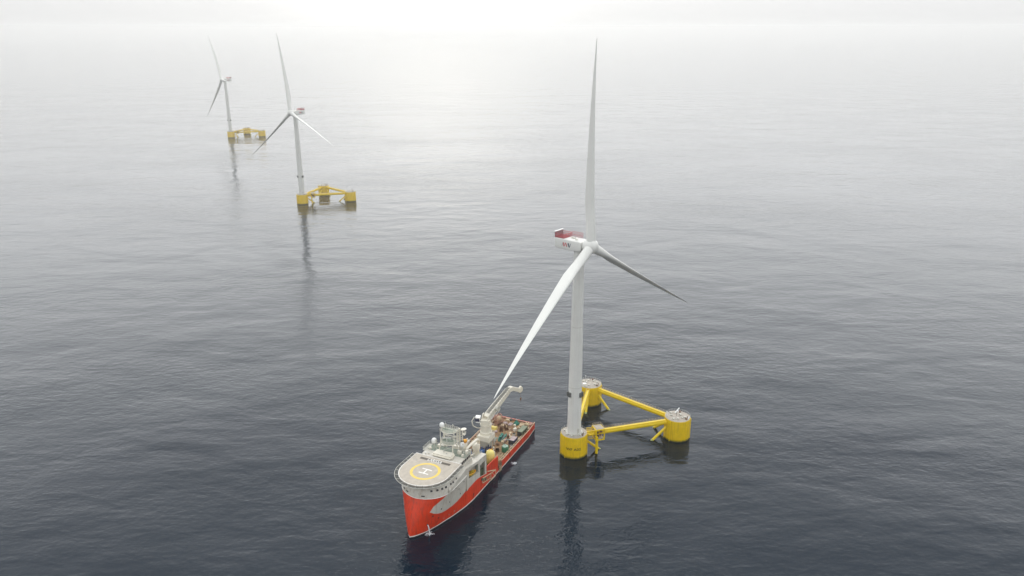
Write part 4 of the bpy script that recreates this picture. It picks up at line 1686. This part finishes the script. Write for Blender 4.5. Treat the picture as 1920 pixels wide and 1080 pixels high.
w.build_each('fender_panel', M['olive'], SHIP, flip=True)
w = MB()
for i in range(18):
    w.box((rg.uniform(55.0, 57.6), 10.5 + rg.uniform(-.3, .25), rg.uniform(1.0, 4.2)), (rg.uniform(.3, .8), .25, rg.uniform(.3, .8)), rg.uniform(-.6, .6), None)
w.build('fender_net', M['rust'], SHIP, flip=True)
w = MB()
for i in range(10):
    u = rg.uniform(55, 57.8)
    w.path([(u, 10.65, rg.uniform(2.6, 4)), (u + rg.uniform(-.5, .5), 10.8, 1.4), (u + rg.uniform(-.4, .4), 10.75, rg.uniform(-.2, .6))], .08, 5)
w.build('fender_rope', M['tan'], SHIP, flip=True)
# rail frames and posts at the notch
w = MB()
w.rail([(56.5, 8.9, DECK), (62.5, 8.9, DECK), (62.5, 7.2, DECK), (56.5, 7.2, DECK)], 2.0, 1.5, .07, 3, closed=True)
w.build('stair_frame', M['beige'], SHIP, flip=True)
w = MB()
w.tube((62.2, 4.6, DECK), (62.2, 4.6, DECK + 3.8), .2)
w.box((62.2, 4.6, DECK + 4.0), (.5, .5, .5))
w.build_each('light_post', M['cream'], SHIP, flip=True)
# stern fittings
for (u, v) in ((94.2, 6.8), (94.2, -3.4)):
    w = MB()
    w.box((u, v, DECK + .3), (1.4, 2.0, .6))
    w.tube((u, v - .6, DECK + .6), (u, v - .6, DECK + 1.4), .28)
    w.tube((u, v + .6, DECK + .6), (u, v + .6, DECK + 1.4), .28)
    w.build('bollard', M['beige'], SHIP, flip=True)
for s in (-1, 1):
    w = MB()
    w.box((92.6, s * 9.4, DECK + 1.0), (2.6, 1.0, 2.0))
    w.build('stern_winch', M['inred'], SHIP, flip=True, bevel=.1)


# ------------------------------------------------------------------ loose things on the ship's decks (each a thing of its own)
US, VS = Vector((math.cos(ALPHA), math.sin(ALPHA), 0)), Vector((math.sin(ALPHA), -math.cos(ALPHA), 0))


def at(u, v, z):
    return Vector((-38.5, 250.2, z)) + US * u + VS * v


def place(name, u, v, z, rz, label, cat, group=None):
    return tag(empty(name, at(u, v, z), ALPHA + R(rz)), label, cat, group)


def container(u, v, z, L, W, H, side, topm, label, rz=0, group='freight containers on the aft deck'):
    T = place('freight_container', u, v, z, rz, label, 'container', group)
    m = MB()
    m.bx(-L / 2, L / 2, -W / 2, W / 2, .15, H - .06)
    body = m.build('body', side, T)
    m = MB()
    n = int(L / .28)
    for s in (-1, 1):
        for i in range(n):
            x = -L / 2 + .25 + (L - .5) * i / (n - 1)
            m.box((x, s * (W / 2 + .02), H / 2), (.12, .07, H - .5))
    m.build('side_ribs', side, body)
    m = MB()
    for x in (-L / 2, L / 2):
        for y in (-W / 2, W / 2):
            m.box((x, y, H / 2), (.18, .18, H))
    for z_ in (.1, H - .08):
        for y in (-W / 2, W / 2):
            m.box((0, y, z_), (L, .16, .16))
        for x in (-L / 2, L / 2):
            m.box((x, 0, z_), (.16, W, .16))
    m.build('frame', side, T)
    m = MB()
    m.bx(-L / 2 + .05, L / 2 - .05, -W / 2 + .05, W / 2 - .05, H - .07, H - .01)
    m.build('roof', topm, T)
    m = MB()
    for y in (-W * .22, W * .22):
        m.box((-L / 2 - .03, y, H / 2), (.08, W * .4, H - .5))
        m.tube((-L / 2 - .1, y, .3), (-L / 2 - .1, y, H - .3), .04, n=6)
    m.build('door', M['dark'], T)
    return T


container(85.6, 8.1, DECK, 6.4, 2.4, 2.5, M['olive'], paint('olive_roof', (0.20, 0.23, 0.15), .6), 'long olive green container by the port bulwark near the stern')
container(75.9, 7.8, DECK, 4.2, 2.5, 2.3, M['navy'], M['pinkgrey'], 'short dark blue container with pinkish grey roof by port bulwark')

# green tank
T = place('round_tank', 67.6, 7.7, DECK, 0, 'round green tank with pale lid beside the port bulwark', 'tank')
m = MB()
m.lathe([(1.45, 0), (1.5, .1), (1.5, 2.3), (1.35, 2.6)], 32)
m.build('tank_shell', M['green'], T, 40)
m = MB()
m.lathe([(1.36, 2.58), (1.3, 2.75), (.4, 2.9), (.35, 3.1), (.05, 3.1)], 32)
m.build('lid', M['palegreen'], T, 30)
m = MB()
for k in range(4):
    a = R(45 + 90 * k)
    m.beam((1.6 * math.cos(a), 1.6 * math.sin(a), 0), (1.6 * math.cos(a), 1.6 * math.sin(a), 3.0), .14, .14)
m.build('frame', M['green'], T)

# teal lifting frame
T = place('cable_sled', 77.4, 1.6, DECK, 8, 'long teal open frame lying mid deck aft of the crane', 'frame')
m = MB()
for y in (-1.1, 1.1):
    m.beam((-3, y, .2), (3, y, .2), .35, .35)
    m.beam((-2.6, y, 1.3), (2.8, y, 1.3), .25, .25)
    for x in (-2.8, -1, 1, 2.8):
        m.beam((x, y, .2), (x, y, 1.3), .22, .22)
for x in (-3, -1.5, 0, 1.5, 3):
    m.beam((x, -1.1, .2), (x, 1.1, .2), .28, .28)
m.build('rails', M['teal'], T)
m = MB()
m.bx(-2.6, 2.4, -.9, .1, .4, .5)
m.bx(-1.0, 2.7, .35, .95, .4, 1.15)
m.build('tray', M['teal'], T)
m = MB()
m.bx(-2.5, 1.9, -.8, -.05, .5, .62)
m.build('tray_mat', M['dark'], T)

# small teal pyramid
T = place('teal_anchor', 92.6, 1.9, DECK, 20, 'small teal pyramid shaped clump weight near the stern edge', 'weight')
m = MB()
m.lathe([(1.5, 0), (1.5, .5), (.75, 1.5), (.45, 1.8), (.4, 2.3)], 4)
m.build('body', M['teal'], T, 0)
m = MB()
m.path([(-.4, 0, 2.2), (-.3, 0, 2.7), (.3, 0, 2.7), (.4, 0, 2.2)], .09)
m.build('lifting_eye', M['steel'], T)

# cable reel with spoked flanges
def reel(u, v, rz, r, w_, label, mat, core, name='cable_reel', grp=None):
    T = place(name, u, v, DECK, rz, label, 'reel', grp)
    Rm = Matrix.Rotation(R(90), 3, 'X')
    m = MB()
    m.lathe([(r * .55, -w_ / 2), (r * .55, w_ / 2)], 24, (0, 0, r), Rm)
    m.build('drum', core, T, 40)
    for s in (-1, 1):
        m = MB()
        pts = [(r * math.cos(2 * math.pi * k / 32), s * w_ / 2, r + r * math.sin(2 * math.pi * k / 32)) for k in range(32)]
        m.path(pts, .17, 6, closed=True)
        for k in range(10):
            a = 2 * math.pi * k / 10
            m.beam((.2 * math.cos(a), s * w_ / 2, r + .2 * math.sin(a)), (r * math.cos(a), s * w_ / 2, r + r * math.sin(a)), .2, .2)
        m.build_each('flange', mat, T)
    m = MB()
    for x in (-r * .8, r * .8):
        m.box((x, 0, .2), (.5, w_ + .8, .4))
    m.build('cradle', M['rust'], T)
    return T


reel(90.0, -6.6, 60, 2.3, 2.6, 'large pinkish cable reel with tan spokes at starboard stern corner', M['inred'], M['tan'])
reel(84.0, -2.2, 25, 1.3, 1.0, 'small brown hose reel nearer the crane, left of two', M['rust'], M['rust'], 'hose_reel', 'hose reels')
reel(86.2, -.6, 40, 1.3, 1.0, 'small brown hose reel with tan drum, right of two', M['rust'], M['tan'], 'hose_reel', 'hose reels')
# rope coils and timber near the big reel
for (u, v, r, mt, lb) in ((88.2, -3.0, 1.2, 'tan', 'tan coil of rope between big reel and hose reels'), (90.6, -3.2, 1.0, 'pinkgrey', 'pale pinkish coil of rope nearest the big reel')):
    m = MB()
    for k in range(4):
        rr = r - .08 * (k % 2)
        m.path([(rr * math.cos(2 * math.pi * j / 20), rr * math.sin(2 * math.pi * j / 20), .13 + k * .2) for j in range(20)], .14, 6, closed=True)
    m.lathe([(r * .75, 0), (r * .75, .6), (r * .2, .75)], 16)
    o = m.build('rope_coil', M[mt], None)
    o.location = at(u, v, DECK)
    tag(o, lb, 'rope')
# yellow low winch
T = place('hydraulic_winch', 83.6, -5.6, DECK, 10, 'low pale yellow winch close behind the big crane', 'winch')
m = MB()
m.tube((0, -1.0, .9), (0, 1.0, .9), .7, n=16)
m.build('drum', M['buoyyellow'], T, 40)
m = MB()
m.bx(-1.3, 1.3, -1.3, 1.3, 0, .3)
for y in (-1.15, 1.15):
    m.box((0, y, .9), (1.5, .2, 1.4))
m.build('frame', M['buoyyellow'], T)
# drums and sacks scattered over the aft deck
scat = (('tan', 'small tan sack just forward of the teal clump weight', 90.0, 1.6), ('cream', 'small cream sack beside the long teal frame', 80.6, 3.6),
        ('rust', 'small rusty sack between the teal frame and green tank', 71.2, 2.2), ('pinkgrey', 'pinkish sack near the starboard bulwark behind the yellow winch', 87.0, -8.2),
        ('beige', 'pale sack just forward of the timber stack', 89.4, 4.6), ('steel', 'grey sack close to the foot of the crane', 73.4, -.6),
        ('tan', 'tan sack at the port corner of the stern, beyond the olive container', 93.6, 8.2))
for i, (mt, lb, u, v) in enumerate(scat):
    m = MB()
    rr = .45 + .1 * (i % 3)
    m.lathe([(rr * .6, 0), (rr, .15), (rr * 1.05, .45), (rr * .7, .75), (rr * .2, .9)], 10, mat=Matrix.Diagonal((1.3, 1, 1)))
    o = m.build('sack', M[mt], None, 60)
    o.location = at(u, v, DECK)
    o.rotation_euler = (0, 0, i * 1.3)
    tag(o, lb, 'sack', 'sacks on the aft deck')
# timber and pallets
for i, (u, v, L, W, H, rz, mt, nm, lb, ct) in enumerate((
        (92.6, 4.6, 3.4, 2.2, .5, 5, 'tan', 'timber_stack', 'flat pale timber stack on the stern deck', 'timber'),
        (91.0, -.6, 2.6, 1.7, .4, -8, 'pinkgrey', 'deck_mat', 'pinkish mat lying on deck left of the teal weight', 'mat'),
        (82.4, 5.2, 1.2, 1.2, .9, 0, 'cream', 'white_crate', 'white crate at the front end of the olive container', 'crate'),
        (79.2, 9.2, .9, .9, .8, 15, 'beige', 'bulk_bag', 'cream bag between the two containers at the bulwark', 'bag'),
        (72.2, 5.0, 1.4, .8, .6, 30, 'cream', 'tool_box', 'cream tool box alone on the brown deck near the green tank', 'box'),
        (72.0, 8.8, .9, .9, 1.0, 0, 'radome', 'white_drum', 'white box between green tank and dark blue container', 'box'),
        (66.4, 4.4, 2.0, 1.4, .8, 20, 'rust', 'rusty_skip', 'rusty brown skip on deck before the round green tank', 'skip'))):
    m = MB()
    if 'timber' in nm or nm == 'deck_mat':
        for k in range(8):
            m.box((0, -W / 2 + (k + .5) * W / 8, H / 2), (L, W / 8 - .04, H), 0)
        m.box((-L * .3, 0, H + .04), (.2, W, .08))
        m.box((L * .3, 0, H + .04), (.2, W, .08))
    elif nm == 'bulk_bag':
        m.lathe([(.4, 0), (.55, .15), (.55, .6), (.4, .8), (.1, .95)], 12)
    else:
        m.bx(-L / 2, L / 2, -W / 2, W / 2, .08, H)
        m.bx(-L / 2 - .05, L / 2 + .05, -W / 2 - .05, W / 2 + .05, H - .12, H)
        for x in (-L * .35, L * .35):
            m.bx(x - .1, x + .1, -W / 2, W / 2, 0, .08)
    o = m.build(nm, M[mt], None, flip=False)
    o.location = at(u, v, DECK)
    o.rotation_euler = (0, 0, ALPHA + R(rz))
    tag(o, lb, ct)

# blue winches
def blue_winch(u, v, z, rz, mt, label):
    T = place('deck_winch', u, v, z, rz, label, 'winch', 'blue winches on deck')
    m = MB()
    m.tube((0, -.9, 1.2), (0, .9, 1.2), .95, n=20)
    m.build('drum', M[mt], T, 40)
    for y in (-1.05, 1.05):
        m = MB()
        m.lathe([(1.35, -.08), (1.35, .08)], 24, (0, y, 1.35), Matrix.Rotation(R(90), 3, 'X'))
        m.build_each('flange', M[mt], T, 40)
    m = MB()
    m.bx(-1.5, 1.5, -1.4, 1.4, 0, .3)
    m.box((1.2, 0, 1.0), (.8, 1.4, 1.4))
    m.build('base', M['dark'], T)
    m = MB()
    m.tube((.2, 0, 2.2), (.2, 0, 3.3), .25)
    m.build('motor', M[mt], T)


blue_winch(61.2, -.7, DECK, 20, 'blue', 'bright blue winch standing on deck between two other winches')
blue_winch(64.2, 1.0, DECK, 35, 'navy', 'dark navy winch right of the bright blue one')
blue_winch(55.8, -3.4, DECK, 0, 'blue', 'dull blue winch half hidden under the stowed boom')

# green machine under the boom rest
T = place('power_unit', 52.6, 3.2, DECK, 0, 'pale green machine housing below the stowed white boom', 'machine')
m = MB()
m.bx(-1.6, 1.6, -1.3, 1.3, 0, 4.0)
m.build('housing', M['palegreen'], T, bevel=.1)
m = MB()
for k in range(5):
    m.bx(-1.3 + k * .6, -1.0 + k * .6, -1.33, -1.29, 2.4, 3.6)
m.bx(-1.0, 1.0, -.6, .6, 4.0, 4.5)
m.build('grille', M['green'], T)

# big yellow buoy behind the raised red bulwark
T = place('mooring_buoy', 53.4, 7.3, DECK, 0, 'big pale yellow buoy behind the raised red bulwark', 'buoy')
m = MB()
m.lathe([(1.3, 1.4), (1.75, 2.2), (1.95, 3.6), (1.95, 6.0), (1.75, 7.0), (1.25, 7.7), (.5, 8.0), (.05, 8.05)], 28)
m.build('float', M['buoyyellow'], T, 50)
m = MB()
for k in range(4):
    a = R(45 + 90 * k)
    m.beam((1.5 * math.cos(a), 1.5 * math.sin(a), 0), (1.3 * math.cos(a), 1.3 * math.sin(a), 2.2), .2, .2)
m.bx(-1.3, 1.3, -1.3, 1.3, 1.0, 1.25)
m.build('stand', M['green'], T)
m = MB()
m.box((.2, .3, 8.1), (.7, .5, .35))
m.tube((.9, -.4, 7.7), (.9, -.4, 8.4), .2)
m.build('fitting', M['orange'], T)

# orange float on the casing
T = place('orange_float', 46.0, -.9, 16.8, 0, 'round orange float on top of the white exhaust casing', 'float')
m = MB()
m.lathe([(.6, .0), (.95, .4), (1.0, .8), (.85, 1.2), (.45, 1.45), (.05, 1.5)], 20)
m.build('shell', M['orange'], T, 60)
m = MB()
m.lathe([(.98, .55), (1.04, .6), (1.04, .75), (.98, .8)], 20, cap=False)
m.build('band', M['rust'], T)

# rescue boat in the port recess
T = place('rescue_boat', 32.2, 9.4, 11.2, 0, 'yellow rescue boat stowed in the grey hull recess', 'boat')
T.rotation_euler = (0, R(10), ALPHA)
m = MB()
rows = []
for k in range(13):
    q = k / 12
    x = -3.2 + 6.4 * q
    hw = .85 * (1 - abs(2 * q - 1) ** 3.0) + .02
    zk = .25 + .7 * abs(2 * q - 1) ** 3
    rows.append([(x, -hw, 1.35), (x, -hw * .9, .8), (x, -hw * .4, zk), (x, 0, zk - .12), (x, hw * .4, zk), (x, hw * .9, .8), (x, hw, 1.35)])
m.grid(rows)
m.grid([[r_[0] for r_ in rows], [(r_[3][0], 0, 1.2) for r_ in rows], [r_[6] for r_ in rows]])
m.build('hull', M['boatyellow'], T, 40)
m = MB()
for s in (-1, 1):
    m.path([(r_[0][0], s * abs(r_[0][1]), 1.4) for r_ in rows], .16, 6)
m.build('gunwale', M['orange'], T)
m = MB()
m.box((.4, 0, 1.7), (1.4, .9, .7))
m.box((-1.5, 0, 1.45), (.5, 1.1, .3))
m.build('console', M['boatyellow'], T, bevel=.08)

# ------------------------------------------------------------------ water thrown out by the ship
def splash(name, p, r, n, label, seed):
    rr = random.Random(seed)
    m = MB()
    for i in range(n):
        a, q = rr.uniform(0, 6.283), r * rr.random() ** .7
        s = rr.uniform(.06, .22) * (1.25 - .6 * q / r)
        x, y = q * math.cos(a) * 1.15, q * math.sin(a) * .9
        z = rr.uniform(0, .16) * (1 - q / r)
        m.lathe([(s * .1, -.15), (s, 0.0), (s * .75, s * .3 + z), (.02, s * .4 + z)], 7, (x, y, 0.0))
    o = m.build(name, M['foam'], None, 60)
    o.location = p
    tag(o, label, 'splash')


splash('water_splash', at(5.0, 5.0, 0), 1.9, 120, 'white splash under the outlet at the red bow', 5)
splash('water_splash', at(64.8, 13.2, 0), 1.3, 70, 'small white splash off the port side amidships', 6)
m = MB()
pv_ = half(4.5, 4.3)
m.rings([((4.55, pv_ + .05, 4.2), .16), ((4.55, pv_ + .35, 3.8), .2), ((4.6, pv_ + .6, 2.6), .25), ((4.7, pv_ + .72, 1.2), .3), ((4.8, pv_ + .76, -.05), .34)], 10)
o = m.build('water_jet', M['foam'], None, 60, flip=True)
o.location = (-38.5, 250.2, 0)
o.rotation_euler = (0, 0, ALPHA)
tag(o, 'pale jet of water pouring from an outlet in the red bow', 'water jet')
# ------------------------------------------------------------------ haze: one even volume over the whole place
def build_haze():
    mb = MB()
    mb.bx(-42000, 42000, -42000, 42000, -4, 225)
    m = bpy.data.materials.new("haze")
    m.use_nodes = True
    t = m.node_tree
    t.nodes.clear()
    pv = t.nodes.new("ShaderNodeVolumePrincipled")
    pv.inputs['Color'].default_value = (0.92, 0.915, 0.90, 1)
    pv.inputs['Density'].default_value = 0.00017
    pv.inputs['Anisotropy'].default_value = 0.82
    out = t.nodes.new("ShaderNodeOutputMaterial")
    t.links.new(pv.outputs[0], out.inputs['Volume'])
    o = mb.build("haze", m, smooth=0)
    tag(o, kind='stuff')


build_haze()
